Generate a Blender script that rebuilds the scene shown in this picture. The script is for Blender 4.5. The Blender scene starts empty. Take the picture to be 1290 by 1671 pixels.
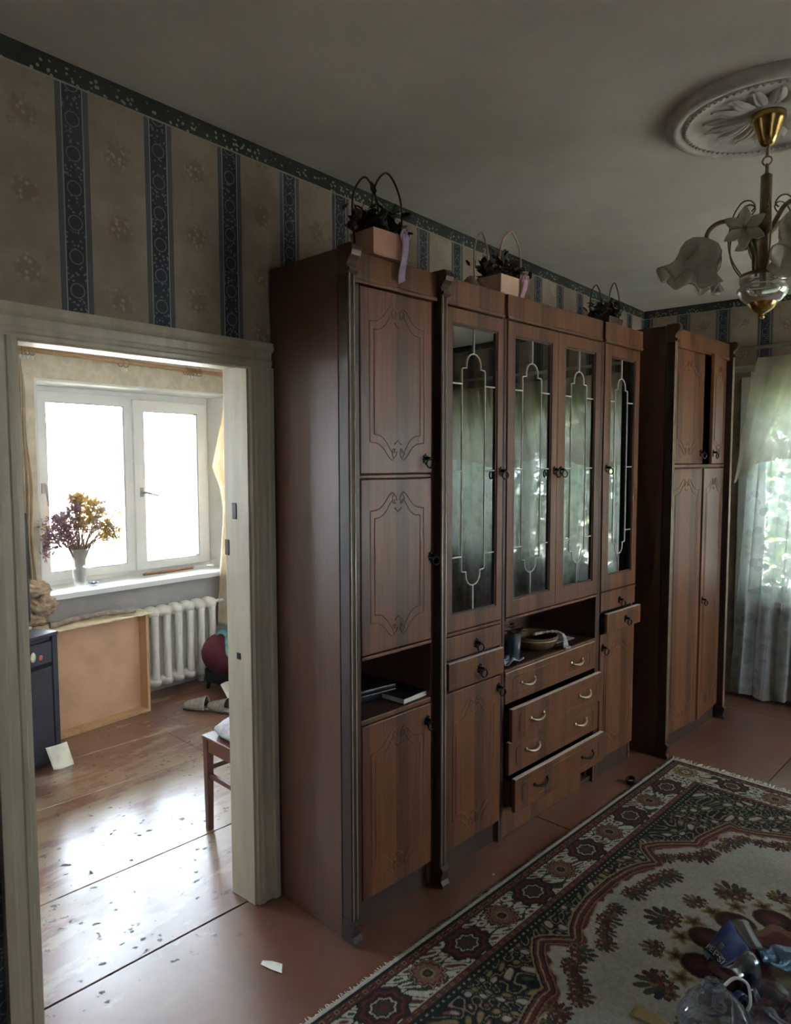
import bpy, math, random
import numpy as np
from mathutils import Vector, Matrix, noise as mnoise

random.seed(7)
D = bpy.data
SC = bpy.context.scene
COL = SC.collection
rad = math.radians

# ------------------------------------------------------------------ camera
F_PX = 1153.5
YAW, PITCH, ROLL = rad(39.862), rad(-4.09), rad(-0.127)
CAM = Vector((2.085, 0.0, 1.70))
cd = D.cameras.new('camera')
cd.sensor_fit = 'HORIZONTAL'
cd.sensor_width = 36.0
cd.lens = 36.0 * F_PX / 1290.0
cd.clip_start = 0.05
co = D.objects.new('camera', cd)
COL.objects.link(co)
fwd = Vector((-math.sin(YAW) * math.cos(PITCH), math.cos(YAW) * math.cos(PITCH), math.sin(PITCH)))
rgt = Vector((math.cos(YAW), math.sin(YAW), 0))
upv = rgt.cross(fwd)
r2 = rgt * math.cos(ROLL) + upv * math.sin(ROLL)
u2 = -rgt * math.sin(ROLL) + upv * math.cos(ROLL)
m = Matrix((r2, u2, -fwd)).transposed().to_4x4()
m.translation = CAM
co.matrix_world = m
SC.camera = co

# ------------------------------------------------------------------ world, exposure, light
SC.view_settings.view_transform = 'Standard'
SC.view_settings.look = 'None'
SC.view_settings.gamma = 1.0
SC.view_settings.use_curve_mapping = False
SC.view_settings.exposure = 1.45
W = D.worlds.new('sky')
SC.world = W
W.use_nodes = True
bg = W.node_tree.nodes['Background']
bg.inputs['Color'].default_value = (0.72, 0.86, 1.0, 1)
bg.inputs['Strength'].default_value = 16.0
sl = D.lights.new('sun', 'SUN')
sl.energy = 70.0
sl.angle = rad(3)
sl.color = (1.0, .93, .82)
so_ = D.objects.new('sun', sl)
so_.rotation_euler = (0, rad(30), 0)
COL.objects.link(so_)
SC.cycles.max_bounces = 9
SC.cycles.diffuse_bounces = 5
SC.cycles.glossy_bounces = 5
SC.cycles.transparent_max_bounces = 16
SC.cycles.caustics_reflective = False
SC.cycles.caustics_refractive = False
SC.cycles.sample_clamp_indirect = 6.0
SC.cycles.use_denoising = True
SC.cycles.use_adaptive_sampling = True
SC.cycles.adaptive_threshold = .012
SC.cycles.adaptive_min_samples = 32


def portal(name, loc, rot, sx, sy):
    l = D.lights.new(name, 'AREA')
    l.shape = 'RECTANGLE'
    l.size, l.size_y = sx, sy
    l.cycles.is_portal = True
    o = D.objects.new(name, l)
    o.location = loc
    o.rotation_euler = rot
    COL.objects.link(o)


portal('window_portal', (-2.98, 2.79, 1.52), (0, rad(-90), 0), 1.36, 1.44)
portal('window_portal', (2.25, 5.78, 1.45), (rad(-90), 0, 0), 3.0, 1.6)
portal('window_portal', (4.16, 4.25, 1.5), (0, rad(90), 0), 1.5, 1.9)
portal('window_portal', (4.16, .2, 1.55), (0, rad(90), 0), 1.1, .7)
portal('window_portal', (-2.98, .85, 1.52), (0, rad(-90), 0), 1.3, .95)


# ------------------------------------------------------------------ node helpers
class NT:
    def __init__(s, name):
        s.m = D.materials.new(name)
        s.m.use_nodes = True
        s.t = s.m.node_tree
        s.b = s.t.nodes['Principled BSDF']
        s.out = s.t.nodes['Material Output']

    def n(s, typ, **kw):
        x = s.t.nodes.new(typ)
        for k, v in kw.items():
            setattr(x, k, v)
        return x

    def put(s, sock, v):
        if v is None:
            return
        if isinstance(v, bpy.types.NodeSocket):
            s.t.links.new(v, sock)
        elif isinstance(v, (tuple, list)):
            sock.default_value = (*v, 1.0) if len(v) == 3 and sock.type == 'RGBA' else v
        else:
            sock.default_value = v

    def mth(s, op, a, b=None, c=None, clamp=False):
        x = s.n('ShaderNodeMath', operation=op, use_clamp=clamp)
        for i, v in enumerate((a, b, c)):
            s.put(x.inputs[i], v)
        return x.outputs[0]

    def lt(s, a, b):
        return s.mth('LESS_THAN', a, b)

    def gt(s, a, b):
        return s.mth('GREATER_THAN', a, b)

    def mul(s, a, b):
        return s.mth('MULTIPLY', a, b)

    def add(s, a, b):
        return s.mth('ADD', a, b)

    def sub(s, a, b):
        return s.mth('SUBTRACT', a, b)

    def ab(s, a):
        return s.mth('ABSOLUTE', a)

    def mx(s, a, b):
        return s.mth('MAXIMUM', a, b)

    def step(s, v, lo, hi):
        x = s.n('ShaderNodeMapRange', interpolation_type='SMOOTHSTEP')
        s.put(x.inputs['Value'], v)
        x.inputs['From Min'].default_value = lo
        x.inputs['From Max'].default_value = hi
        return x.outputs[0]

    def mix(s, f, a, b):
        x = s.n('ShaderNodeMix', data_type='RGBA')
        s.put(x.inputs[0], f)
        s.put(x.inputs[6], a)
        s.put(x.inputs[7], b)
        return x.outputs[2]

    def coord(s):
        return s.n('ShaderNodeTexCoord').outputs['Object']

    def xyz(s, v):
        x = s.n('ShaderNodeSeparateXYZ')
        s.put(x.inputs[0], v)
        return x.outputs[0], x.outputs[1], x.outputs[2]

    def vec(s, a, b, c):
        x = s.n('ShaderNodeCombineXYZ')
        for i, v in enumerate((a, b, c)):
            s.put(x.inputs[i], v)
        return x.outputs[0]

    def scale(s, v, sc):
        x = s.n('ShaderNodeMapping')
        s.put(x.inputs['Vector'], v)
        x.inputs['Scale'].default_value = sc
        return x.outputs[0]

    def noise(s, v, sc, det=3, rough=0.55):
        x = s.n('ShaderNodeTexNoise')
        s.put(x.inputs['Vector'], v)
        x.inputs['Scale'].default_value = sc
        x.inputs['Detail'].default_value = det
        x.inputs['Roughness'].default_value = rough
        return x.outputs['Fac']

    def voro(s, v, sc, out='Distance', feat='F1'):
        x = s.n('ShaderNodeTexVoronoi', feature=feat)
        s.put(x.inputs['Vector'], v)
        x.inputs['Scale'].default_value = sc
        return x.outputs[out]

    def white(s, v):
        x = s.n('ShaderNodeTexWhiteNoise', noise_dimensions='1D')
        s.put(x.inputs['W'], v)
        return x.outputs['Value']

    def bump(s, h, strength=0.3, dist=0.01):
        x = s.n('ShaderNodeBump')
        s.put(x.inputs['Height'], h)
        x.inputs['Strength'].default_value = strength
        x.inputs['Distance'].default_value = dist
        s.t.links.new(x.outputs[0], s.b.inputs['Normal'])

    def fin(s, col, rough=0.5, metal=0.0, spec=None, **kw):
        s.put(s.b.inputs['Base Color'], col)
        s.put(s.b.inputs['Roughness'], rough)
        s.put(s.b.inputs['Metallic'], metal)
        if spec is not None:
            s.put(s.b.inputs['Specular IOR Level'], spec)
        for k, v in kw.items():
            s.put(s.b.inputs[k], v)
        return s.m


def plain(name, col, rough=0.5, metal=0.0, var=0.15, sc=12.0, spec=None, **kw):
    t = NT(name)
    f = t.noise(t.coord(), sc, 4)
    dark = tuple(c * (1 - var) for c in col)
    lite = tuple(min(1, c * (1 + var)) for c in col)
    return t.fin(t.mix(t.step(f, 0.35, 0.65), dark, lite), rough, metal, spec, **kw)


def wood(name, base, dark, band=0.075, rough=0.33, axis='y', contrast=1.0):
    t = NT(name)
    c = t.coord()
    x, y, z = t.xyz(c)
    a = y if axis == 'y' else (x if axis == 'x' else z)
    g = t.noise(t.scale(c, (60, 60, 2.2) if axis != 'z' else (2.2, 60, 60)), 1.6, 5, 0.65)
    wob = t.mul(t.noise(t.scale(c, (1, 1, .4)), 2.0), 0.02)
    bnd = t.white(t.mth('FLOOR', t.mth('DIVIDE', t.add(a, wob), band)))
    f = t.add(t.mul(t.step(g, .3, .7), .45 * contrast), t.mul(bnd, .55 * contrast))
    col = t.mix(t.mth('MINIMUM', f, 1.0), dark, base)
    t.bump(g, .06, .002)
    dust = t.noise(c, 5.0, 4)
    return t.fin(col, t.add(rough, t.mul(dust, .18)), 0, .5)


def wallpaper(name, axis, c0, period, ztop):
    t = NT(name)
    c = t.coord()
    x, y, z = t.xyz(c)
    a = y if axis == 'y' else x
    wv = t.vec(a, z, 0.0)
    p = t.mth('DIVIDE', t.sub(a, c0), period)
    fr = t.sub(t.mth('FRACT', t.add(p, .5)), .5)
    d = t.mul(fr, period)
    ad = t.ab(d)
    # beige ground with soft flower sprigs
    n1 = t.noise(wv, 7.0, 5, .6)
    ground = t.mix(t.step(n1, .35, .7), (.26, .205, .155), (.33, .27, .205))
    dm = t.mul(t.sub(t.mth('FRACT', p), .5), period)
    zc = t.mul(t.sub(t.mth('FRACT', t.mth('DIVIDE', t.add(z, t.mul(t.white(t.mth('FLOOR', p)), .1)), .215)), .5), .215)
    rr = t.mth('SQRT', t.add(t.mul(dm, dm), t.mul(zc, zc)))
    rn = t.add(rr, t.mul(t.sub(t.noise(wv, 38.0, 3), .5), .075))
    sprig = t.sub(1.0, t.step(rn, .022, .05))
    pet = t.voro(wv, 60.0)
    ground = t.mix(t.mul(sprig, .5), ground, t.mix(t.step(pet, .2, .5), (.46, .36, .27), (.17, .11, .075)))
    n2 = t.noise(wv, 26.0, 4, .6)
    ground = t.mix(t.mul(t.step(n2, .58, .7), .5), ground, (.22, .165, .10))
    # dark stripe
    line = t.lt(t.ab(t.sub(ad, .0305)), .0022)
    inner = t.lt(ad, .029)
    outer = t.lt(ad, .049)
    fine = t.mth('FRACT', t.mul(ad, 190.0))
    oc = t.mix(t.lt(fine, .35), (.085, .090, .102), (.125, .128, .136))
    zz = t.mul(t.sub(t.mth('FRACT', t.mth('DIVIDE', z, .098)), .5), .098)
    ring = t.lt(t.ab(t.sub(t.mth('SQRT', t.add(t.mul(d, d), t.mul(zz, zz))), .0205)), .0017)
    dots = t.mul(t.lt(t.voro(wv, 88.0), .34), t.gt(t.ab(zz), .021))
    ic = t.mix(t.mx(ring, dots), (.040, .048, .060), (.17, .178, .176))
    stripe = t.mix(inner, t.mix(line, oc, (.31, .29, .235)), ic)
    body = t.mix(outer, ground, stripe)
    # border under the ceiling
    bz = ztop - .064
    isb = t.gt(z, bz)
    bd = t.lt(t.voro(wv, 62.0), .33)
    bn = t.gt(t.noise(wv, 9.0, 2), .47)
    inb = t.mul(t.mul(bd, bn), t.lt(z, ztop - .016))
    bc = t.mix(inb, (.040, .046, .040), (.30, .29, .22))
    bl = t.lt(t.ab(t.sub(z, bz + .003)), .003)
    bc = t.mix(bl, bc, (.30, .27, .20))
    col = t.mix(isb, body, bc)
    return t.fin(col, .8, 0, .25)


def glass_pane(name, tint=(1, 1, 1), refl=1.0):
    t = NT(name)
    tr = t.n('ShaderNodeBsdfTransparent')
    tr.inputs[0].default_value = (*tint, 1)
    gl = t.n('ShaderNodeBsdfGlossy')
    gl.inputs['Roughness'].default_value = .012
    fr = t.n('ShaderNodeFresnel')
    fr.inputs[0].default_value = 1.5
    mxs = t.n('ShaderNodeMixShader')
    t.t.links.new(t.mul(fr.outputs[0], refl), mxs.inputs[0])
    t.t.links.new(tr.outputs[0], mxs.inputs[1])
    t.t.links.new(gl.outputs[0], mxs.inputs[2])
    t.t.links.new(mxs.outputs[0], t.out.inputs[0])
    return t.m


def cloth(name, col, col2, transp=0.0, transl=.5, sc=30.0, pattern=None):
    """thin fabric: diffuse + translucent, optionally see-through where the weave is open"""
    t = NT(name)
    c = t.coord()
    if pattern == 'lace':
        x, y, z = t.xyz(c)
        v = t.vec(x, z, 0.0)
        n1 = t.noise(v, 5.0, 3, .5)
        blob = t.voro(v, 13.0)
        leaf = t.lt(t.add(blob, t.mul(t.sub(t.noise(v, 18.0, 3), .5), .5)), .36)
        den = t.mx(t.mul(leaf, .95), t.mul(t.step(n1, .42, .6), .55))
        open_ = t.mul(t.sub(1.0, den), transp)
    elif pattern == 'sheer':
        open_ = t.mul(t.sub(1.0, t.mul(t.noise(c, 9.0, 3), .8)), transp)
    else:
        open_ = transp
    f = t.step(t.noise(c, sc, 4), .35, .68)
    colr = t.mix(f, col, col2)
    if pattern == 'lace':
        colr = t.mix(t.mul(den, .7), colr, tuple(q * .5 for q in col))
    df = t.n('ShaderNodeBsdfDiffuse')
    tl = t.n('ShaderNodeBsdfTranslucent')
    t.put(df.inputs[0], colr)
    t.put(tl.inputs[0], colr)
    m1 = t.n('ShaderNodeMixShader')
    m1.inputs[0].default_value = transl
    t.t.links.new(df.outputs[0], m1.inputs[1])
    t.t.links.new(tl.outputs[0], m1.inputs[2])
    tr = t.n('ShaderNodeBsdfTransparent')
    m2 = t.n('ShaderNodeMixShader')
    t.put(m2.inputs[0], open_)
    t.t.links.new(m1.outputs[0], m2.inputs[1])
    t.t.links.new(tr.outputs[0], m2.inputs[2])
    t.t.links.new(m2.outputs[0], t.out.inputs[0])
    return t.m


def film(name, tint, body, haze):
    """thin crumpled plastic: mostly see-through, slightly milky, glossy"""
    t = NT(name)
    tr = t.n('ShaderNodeBsdfTransparent')
    tr.inputs[0].default_value = (*tint, 1)
    df = t.n('ShaderNodeBsdfTranslucent')
    df.inputs[0].default_value = (*body, 1)
    d2 = t.n('ShaderNodeBsdfDiffuse')
    d2.inputs[0].default_value = (*body, 1)
    m0 = t.n('ShaderNodeMixShader')
    m0.inputs[0].default_value = .5
    t.t.links.new(df.outputs[0], m0.inputs[1])
    t.t.links.new(d2.outputs[0], m0.inputs[2])
    m1 = t.n('ShaderNodeMixShader')
    t.put(m1.inputs[0], t.add(haze, t.mul(t.noise(t.coord(), 25.0, 3), haze)))
    t.t.links.new(tr.outputs[0], m1.inputs[1])
    t.t.links.new(m0.outputs[0], m1.inputs[2])
    gl = t.n('ShaderNodeBsdfGlossy')
    gl.inputs['Roughness'].default_value = .08
    fr = t.n('ShaderNodeFresnel')
    fr.inputs[0].default_value = 1.5
    m2 = t.n('ShaderNodeMixShader')
    t.t.links.new(t.mul(fr.outputs[0], .8), m2.inputs[0])
    t.t.links.new(m1.outputs[0], m2.inputs[1])
    t.t.links.new(gl.outputs[0], m2.inputs[2])
    t.t.links.new(m2.outputs[0], t.out.inputs[0])
    return t.m


def floor_mat():
    t = NT('painted_floor')
    c = t.coord()
    x, y, z = t.xyz(c)
    n1 = t.noise(c, 1.7, 6, .62)
    n2 = t.noise(t.scale(c, (1.6, .6, 1)), 4.5, 6, .66)
    paint = t.mix(t.step(n1, .3, .7), (.145, .058, .034), (.215, .092, .055))
    # paint walked off where people pass, mostly in the small room
    walk = t.sub(1.0, t.step(t.add(t.ab(t.add(x, 1.0)), t.mul(t.sub(n1, .5), 1.0)), .35, 1.05))
    worn = t.mul(t.step(t.add(n2, t.mul(walk, .17)), .57, .66), t.step(t.mul(x, -1.0), -.25, .25))
    col = t.mix(t.mul(worn, .8), paint, t.mix(t.step(n2, .5, .75), (.30, .215, .14), (.40, .33, .25)))
    wc = t.n('ShaderNodeVectorMath', operation='ADD')
    t.put(wc.inputs[0], t.scale(c, (1, .7, 1)))
    t.put(wc.inputs[1], t.mul(t.noise(c, 40.0, 3), .05))
    chips = t.mul(t.mul(t.lt(t.voro(wc.outputs[0], 19.0), .155), t.gt(t.noise(c, 3.1, 3), .46)), t.step(t.mul(x, -1.0), -.3, .0))
    chips2 = t.mul(t.gt(t.noise(c, 15.0, 5, .7), .632), t.step(t.mul(x, -1.0), -.3, .0))
    ch = t.mx(chips, chips2)
    col = t.mix(ch, col, (.085, .075, .07))
    gr = t.noise(t.scale(c, (30, 2, 1)), 3.0, 5)
    h = t.add(t.mul(n2, .5), t.sub(t.mul(gr, .2), t.mul(ch, .8)))
    t.bump(h, .16, .004)
    rough = t.add(.28, t.add(t.mul(ch, .35), t.mul(t.noise(c, 6.0, 4), .13)))
    return t.fin(col, rough, 0, .8, **{'Coat Weight': t.sub(1.0, ch), 'Coat Roughness': t.add(.18, t.mul(t.noise(c, 2.5, 3), .09)), 'Coat IOR': 1.5})


MT = {}
MT['paper_left'] = wallpaper('wallpaper_left', 'y', 1.035, .2785, 2.85)
MT['paper_far'] = wallpaper('wallpaper_far', 'x', .855, .2785, 2.85)
MT['ceiling'] = plain('ceiling_whitewash', (.72, .69, .62), .9, 0, .05, 3.0, .2)
MT['plain_wall'] = plain('plain_wall', (.55, .50, .43), .9, 0, .07, 4.0, .2)
MT['tan_paper'] = plain('tan_wallpaper', (.62, .55, .43), .85, 0, .10, 14.0, .2)
MT['blue_wall'] = plain('greyish_wall', (.44, .42, .42), .8, 0, .06, 6.0, .2)
MT['white_plaster'] = plain('white_plaster', (.80, .80, .76), .75, 0, .03, 5.0, .3)
MT['floor'] = floor_mat()
MT['sub'] = plain('dark_gap', (.03, .022, .018), .9)


def casing_mat():
    t = NT('cream_oil_paint')
    c = t.coord()
    f = t.step(t.noise(t.scale(c, (8, 8, 1)), 3.0, 5), .3, .7)
    chip = t.gt(t.noise(c, 34.0, 4, .6), .74)
    col = t.mix(f, (.43, .38, .285), (.52, .465, .355))
    col = t.mix(chip, col, (.2, .15, .1))
    return t.fin(col, .38, 0, .45)


MT['casing'] = casing_mat()
MT['pvc'] = plain('white_pvc', (.82, .83, .82), .35, 0, .02, 4)
MT['grey_plastic'] = plain('grey_plastic', (.42, .41, .40), .4)
MT['sill'] = plain('white_sill', (.80, .82, .82), .3, 0, .03, 4)
MT['pane'] = glass_pane('window_glass')
MT['cab_pane'] = glass_pane('cabinet_glass', (.55, .58, .57), 5.0)
MT['wood'] = wood('cabinet_veneer', (.205, .078, .030), (.064, .025, .013), band=.066)
MT['wood_side'] = wood('cabinet_side_veneer', (.175, .078, .050), (.105, .045, .031), band=.14, axis='x', contrast=.8)
MT['wood_dark'] = wood('cabinet_frame', (.105, .044, .028), (.058, .025, .018), contrast=.8)
MT['wood_in'] = wood('cabinet_inside', (.11, .05, .03), (.07, .03, .02), contrast=.6, rough=.5)
MT['plinth'] = wood('plinth_wood', (.06, .03, .02), (.035, .018, .014), rough=.45)
MT['lit_edge'] = plain('lit_board_edge', (.74, .64, .58), .5, 0, .1, 20)  # pale colour stands in for light caught on the drawer tops
MT['gold'] = plain('gold_strip', (.66, .56, .38), .4, .25, .1, 20)
MT['iron'] = plain('black_iron', (.022, .022, .022), .35, .6, .2, 40)
MT['brass'] = plain('brass', (.62, .43, .16), .22, 1.0, .12, 30)
MT['old_brass'] = plain('tarnished_brass', (.30, .23, .13), .5, .35, .15, 30)
MT['bronze'] = plain('pale_bronze', (.60, .50, .35), .3, .9, .1, 40)
MT['lead'] = plain('lead_came', (.72, .70, .62), .4, .2, .08, 40)

# ------------------------------------------------------------------ mesh helpers
I4 = Matrix.Identity(4)


class MB:
    def __init__(s):
        s.v, s.f, s.sm = [], [], []

    def raw(s, vs, fs, smooth=False):
        o = len(s.v)
        s.v += [tuple(q) for q in vs]
        s.f += [tuple(i + o for i in q) for q in fs]
        s.sm += [smooth] * len(fs)
        return s

    def box(s, x0, x1, y0, y1, z0, z1, M=None):
        vs = [(x, y, z) for x in (x0, x1) for y in (y0, y1) for z in (z0, z1)]
        if M is not None:
            vs = [tuple(M @ Vector(q)) for q in vs]
        return s.raw(vs, [(0, 1, 3, 2), (4, 6, 7, 5), (0, 4, 5, 1), (2, 3, 7, 6), (0, 2, 6, 4), (1, 5, 7, 3)])

    def prism(s, poly, fn, a, b):
        """poly: list of 2d points; fn(p, t) -> 3d; extruded from t=a to t=b"""
        n = len(poly)
        vs = [fn(p, a) for p in poly] + [fn(p, b) for p in poly]
        fs = [tuple(range(n))[::-1], tuple(range(n, 2 * n))]
        fs += [(i, (i + 1) % n, n + (i + 1) % n, n + i) for i in range(n)]
        return s.raw(vs, fs)

    def tube(s, path, r, seg=8, closed=False, cap=True, flat=1.0):
        P = [Vector(p) for p in path]
        n = len(P)
        R = r if isinstance(r, (list, tuple)) else [r] * n
        T = []
        for i in range(n):
            a = P[(i - 1) % n] if (closed or i > 0) else P[0]
            b = P[(i + 1) % n] if (closed or i < n - 1) else P[-1]
            d = (b - a)
            T.append(d.normalized() if d.length > 1e-9 else Vector((0, 0, 1)))
        ref = Vector((1, 0, 0)) if abs(T[0].x) < .8 else Vector((0, 0, 1))
        N = (ref - T[0] * ref.dot(T[0])).normalized()
        vs = []
        for i in range(n):
            N = (N - T[i] * N.dot(T[i]))
            N = N.normalized() if N.length > 1e-6 else T[i].orthogonal().normalized()
            B = T[i].cross(N)
            for k in range(seg):
                a = 2 * math.pi * k / seg
                vs.append(P[i] + (N * math.cos(a) * flat + B * math.sin(a)) * R[i])
        fs = []
        m_ = n if closed else n - 1
        for i in range(m_):
            for k in range(seg):
                a, b = i * seg + k, i * seg + (k + 1) % seg
                c, d = ((i + 1) % n) * seg + (k + 1) % seg, ((i + 1) % n) * seg + k
                fs.append((a, b, c, d))
        s.raw(vs, fs, True)
        if cap and not closed:
            o = len(s.v) - len(vs)
            s.f += [tuple(o + k for k in range(seg))[::-1], tuple(o + (n - 1) * seg + k for k in range(seg))]
            s.sm += [False, False]
        return s

    def lathe(s, prof, seg=24, M=None, fn=None, smooth=True):
        """prof: (r, z) pairs; fn(r, a, z) -> (x, y, z) may distort"""
        vs = []
        for r, z in prof:
            for k in range(seg):
                a = 2 * math.pi * k / seg
                p = Vector(fn(r, a, z)) if fn else Vector((r * math.cos(a), r * math.sin(a), z))
                vs.append(M @ p if M is not None else p)
        fs = []
        for i in range(len(prof) - 1):
            for k in range(seg):
                k2 = (k + 1) % seg
                fs.append((i * seg + k, i * seg + k2, (i + 1) * seg + k2, (i + 1) * seg + k))
        return s.raw(vs, fs, smooth)

    def grid(s, fn, nu, nv, smooth=True):
        vs = [fn(i / nu, j / nv) for i in range(nu + 1) for j in range(nv + 1)]
        fs = [(i * (nv + 1) + j, (i + 1) * (nv + 1) + j, (i + 1) * (nv + 1) + j + 1, i * (nv + 1) + j + 1)
              for i in range(nu) for j in range(nv)]
        return s.raw(vs, fs, smooth)

    def ball(s, c, rx, ry=None, rz=None, nu=10, nv=14, fn=None):
        ry = ry or rx
        rz = rz or rx
        c = Vector(c)

        def g(u, v):
            a, b = math.pi * u, 2 * math.pi * v
            p = Vector((math.sin(a) * math.cos(b), math.sin(a) * math.sin(b), math.cos(a)))
            k = fn(p) if fn else 1.0
            return c + Vector((p.x * rx, p.y * ry, p.z * rz)) * k
        return s.grid(g, nu, nv)

    def leaf(s, base, d, up, L, w):
        base, d = Vector(base), Vector(d).normalized()
        side = d.cross(Vector(up))
        side = side.normalized() if side.length > 1e-5 else d.orthogonal().normalized()
        nrm = side.cross(d).normalized()
        pts = [base, base + d * L * .35 + side * w * .5 + nrm * L * .04, base + d * L * .75 + side * w * .36,
               base + d * L - nrm * L * .06, base + d * L * .75 - side * w * .36, base + d * L * .35 - side * w * .5 + nrm * L * .04]
        return s.raw(pts, [(0, 1, 2, 3), (0, 3, 4, 5)], True)

    def build(s, name, mat, parent=None, bevel=0.0, solid=0.0, kind=None, loc=None, rot=None):
        me = D.meshes.new(name)
        me.from_pydata(s.v, [], s.f)
        me.polygons.foreach_set('use_smooth', s.sm)
        me.update()
        me.materials.append(MT[mat] if isinstance(mat, str) else mat)
        o = D.objects.new(name, me)
        COL.objects.link(o)
        if parent is not None:
            o.parent = parent
        if loc is not None:
            o.location = loc
        if rot is not None:
            o.rotation_euler = rot
        if solid:
            md = o.modifiers.new('thickness', 'SOLIDIFY')
            md.thickness = solid
            md.offset = 0
        if bevel:
            md = o.modifiers.new('bevel', 'BEVEL')
            md.width = bevel
            md.segments = 2
            md.limit_method = 'ANGLE'
            md.angle_limit = rad(50)
        if kind:
            o['kind'] = kind
        return o


def inst(src, name, parent, loc=(0, 0, 0), rot=(0, 0, 0), sc=(1, 1, 1)):
    o = D.objects.new(name, src.data)
    COL.objects.link(o)
    o.parent = parent
    o.location, o.rotation_euler, o.scale = loc, rot, sc
    return o


def thing(name, label, cat, loc=(0, 0, 0), rotz=0.0, group=None):
    o = D.objects.new(name, None)
    o.empty_display_size = .05
    COL.objects.link(o)
    o.location = loc
    o.rotation_euler = (0, 0, rotz)
    o['label'] = label
    o['category'] = cat
    if group:
        o['group'] = group
    return o


def tag(o, label, cat, group=None):
    o['label'] = label
    o['category'] = cat
    if group:
        o['group'] = group
    return o


def struct(o, label=None, cat=None):
    o['kind'] = 'structure'
    if label:
        o['label'] = label
    if cat:
        o['category'] = cat
    return o


def box(name, mat, parent, *b, bevel=.0015):
    return MB().box(*b).build(name, mat, parent, bevel)


def rotm(axis, deg, at=(0, 0, 0)):
    return Matrix.Translation(at) @ Matrix.Rotation(rad(deg), 4, axis)


def arc(c, r, a0, a1, n, fx, fy):
    """points of an arc, fx/fy are 3d unit vectors"""
    c, fx, fy = Vector(c), Vector(fx), Vector(fy)
    return [c + fx * (r * math.cos(a0 + (a1 - a0) * i / n)) + fy * (r * math.sin(a0 + (a1 - a0) * i / n)) for i in range(n + 1)]


def smooth_path(pts, n=8):
    """Catmull-Rom through pts"""
    P = [Vector(p) for p in pts]
    out = []
    for i in range(len(P) - 1):
        p0, p1, p2, p3 = P[max(i - 1, 0)], P[i], P[i + 1], P[min(i + 2, len(P) - 1)]
        for k in range(n):
            t = k / n
            out.append(.5 * ((2 * p1) + (p2 - p0) * t + (2 * p0 - 5 * p1 + 4 * p2 - p3) * t * t + (3 * p1 - p0 - 3 * p2 + p3) * t ** 3))
    out.append(P[-1])
    return out


# ------------------------------------------------------------------ the rooms
H = 2.85
YF, XR, YB = 5.50, 4.0, -2.2
DY0, DY1, DZ = .85, 1.66, 2.047          # doorway
XW, H2 = -2.6, 2.46                        # small room: window wall face, ceiling
NY0, NY1 = .2, 4.3

b = MB()
b.box(-.133, 0, YB, DY0, 0, H).box(-.133, 0, DY1, YF, 0, H).box(-.133, 0, DY0, DY1, DZ, H)
struct(b.build('wall_left', 'paper_left'), 'striped floral wallpapered wall with the doorway', 'wall')

WX0, WX1, WZ0, WZ1 = .79, 3.75, .72, 2.24   # curtained window in the far wall
b = MB()
b.box(-.133, WX0, YF, YF + .3, 0, H).box(WX1, XR + .15, YF, YF + .3, 0, H)
b.box(WX0, WX1, YF, YF + .3, 0, WZ0).box(WX0, WX1, YF, YF + .3, WZ1, H)
struct(b.build('wall_far', 'paper_far'), 'wallpapered far wall behind the lace curtains', 'wall')

b = MB()                                   # right wall, with two unseen openings added for fill light
b.box(XR, XR + .15, YB, -.13, 0, H).box(XR, XR + .15, .53, 3.3, 0, H).box(XR, XR + .15, 5.2, YF, 0, H)
b.box(XR, XR + .15, -.13, .53, 0, 1.0).box(XR, XR + .15, -.13, .53, 2.1, H)
b.box(XR, XR + .15, 3.3, 5.2, 0, .75).box(XR, XR + .15, 3.3, 5.2, 2.25, H)
struct(b.build('wall_right', 'paper_left'), 'wallpapered wall on the right side of the room', 'wall')
struct(MB().box(-.133, XR + .15, YB - .15, YB, 0, H).build('wall_back', 'paper_far'), 'wallpapered wall behind the viewer', 'wall')
struct(MB().box(-.133, XR + .15, YB - .15, YF + .3, H, H + .12).build('ceiling', 'ceiling'), 'dingy whitewashed ceiling of the main room', 'ceiling')

b = MB()
b.box(XW - .36, XW, NY0 - .15, .38, 0, H2).box(XW - .36, XW, 1.32, 2.03, 0, H2).box(XW - .36, XW, 3.53, NY1 + .15, 0, H2)
b.box(XW - .36, XW, .38, 1.32, 0, .86).box(XW - .36, XW, .38, 1.32, 2.18, H2)
b.box(XW - .36, XW, 2.03, 3.53, 2.232, H2)
b.box(XW - .36, XW, 2.03, 3.53, .80, .80 + .001)
o = b.build('wall_small_room_window', 'tan_paper')
struct(o, 'tan papered window wall of the small room', 'wall')
struct(MB().box(XW - .36, XW, 2.03, 3.53, 0, .80).build('wall_under_window', 'blue_wall'), 'grey wall below the white window sill', 'wall')
b = MB()                                   # white plastered reveal around the window
b.box(XW - .36, XW + .004, 2.018, 2.033, .80, 2.235).box(XW - .36, XW + .004, 3.528, 3.543, .80, 2.235)
b.box(XW - .36, XW + .004, 2.018, 3.543, 2.222, 2.24)
struct(b.build('trim_1', 'white_plaster', bevel=.004), 'white plastered reveal around the small room window', 'window reveal')
struct(MB().box(XW, -.133, NY0 - .15, NY0, 0, H2).build('wall_small_room_left', 'white_plaster'), 'pale side wall left of the small room', 'wall')
struct(MB().box(XW, -.133, NY1, NY1 + .15, 0, H2).build('wall_small_room_right', 'white_plaster'), 'pale side wall right of the small room', 'wall')
struct(MB().box(XW - .36, -.133, NY0 - .15, NY1 + .15, H2, H2 + .1).build('ceiling_small_room', 'white_plaster'), 'white ceiling of the small room', 'ceiling')
o = MB().box(-.137, -.1335, NY0, DY0, 0, H2).box(-.137, -.1335, DY1, NY1, 0, H2).box(-.137, -.1335, DY0, DY1, DZ, H2).build('wall_small_room_near', 'white_plaster')
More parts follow.
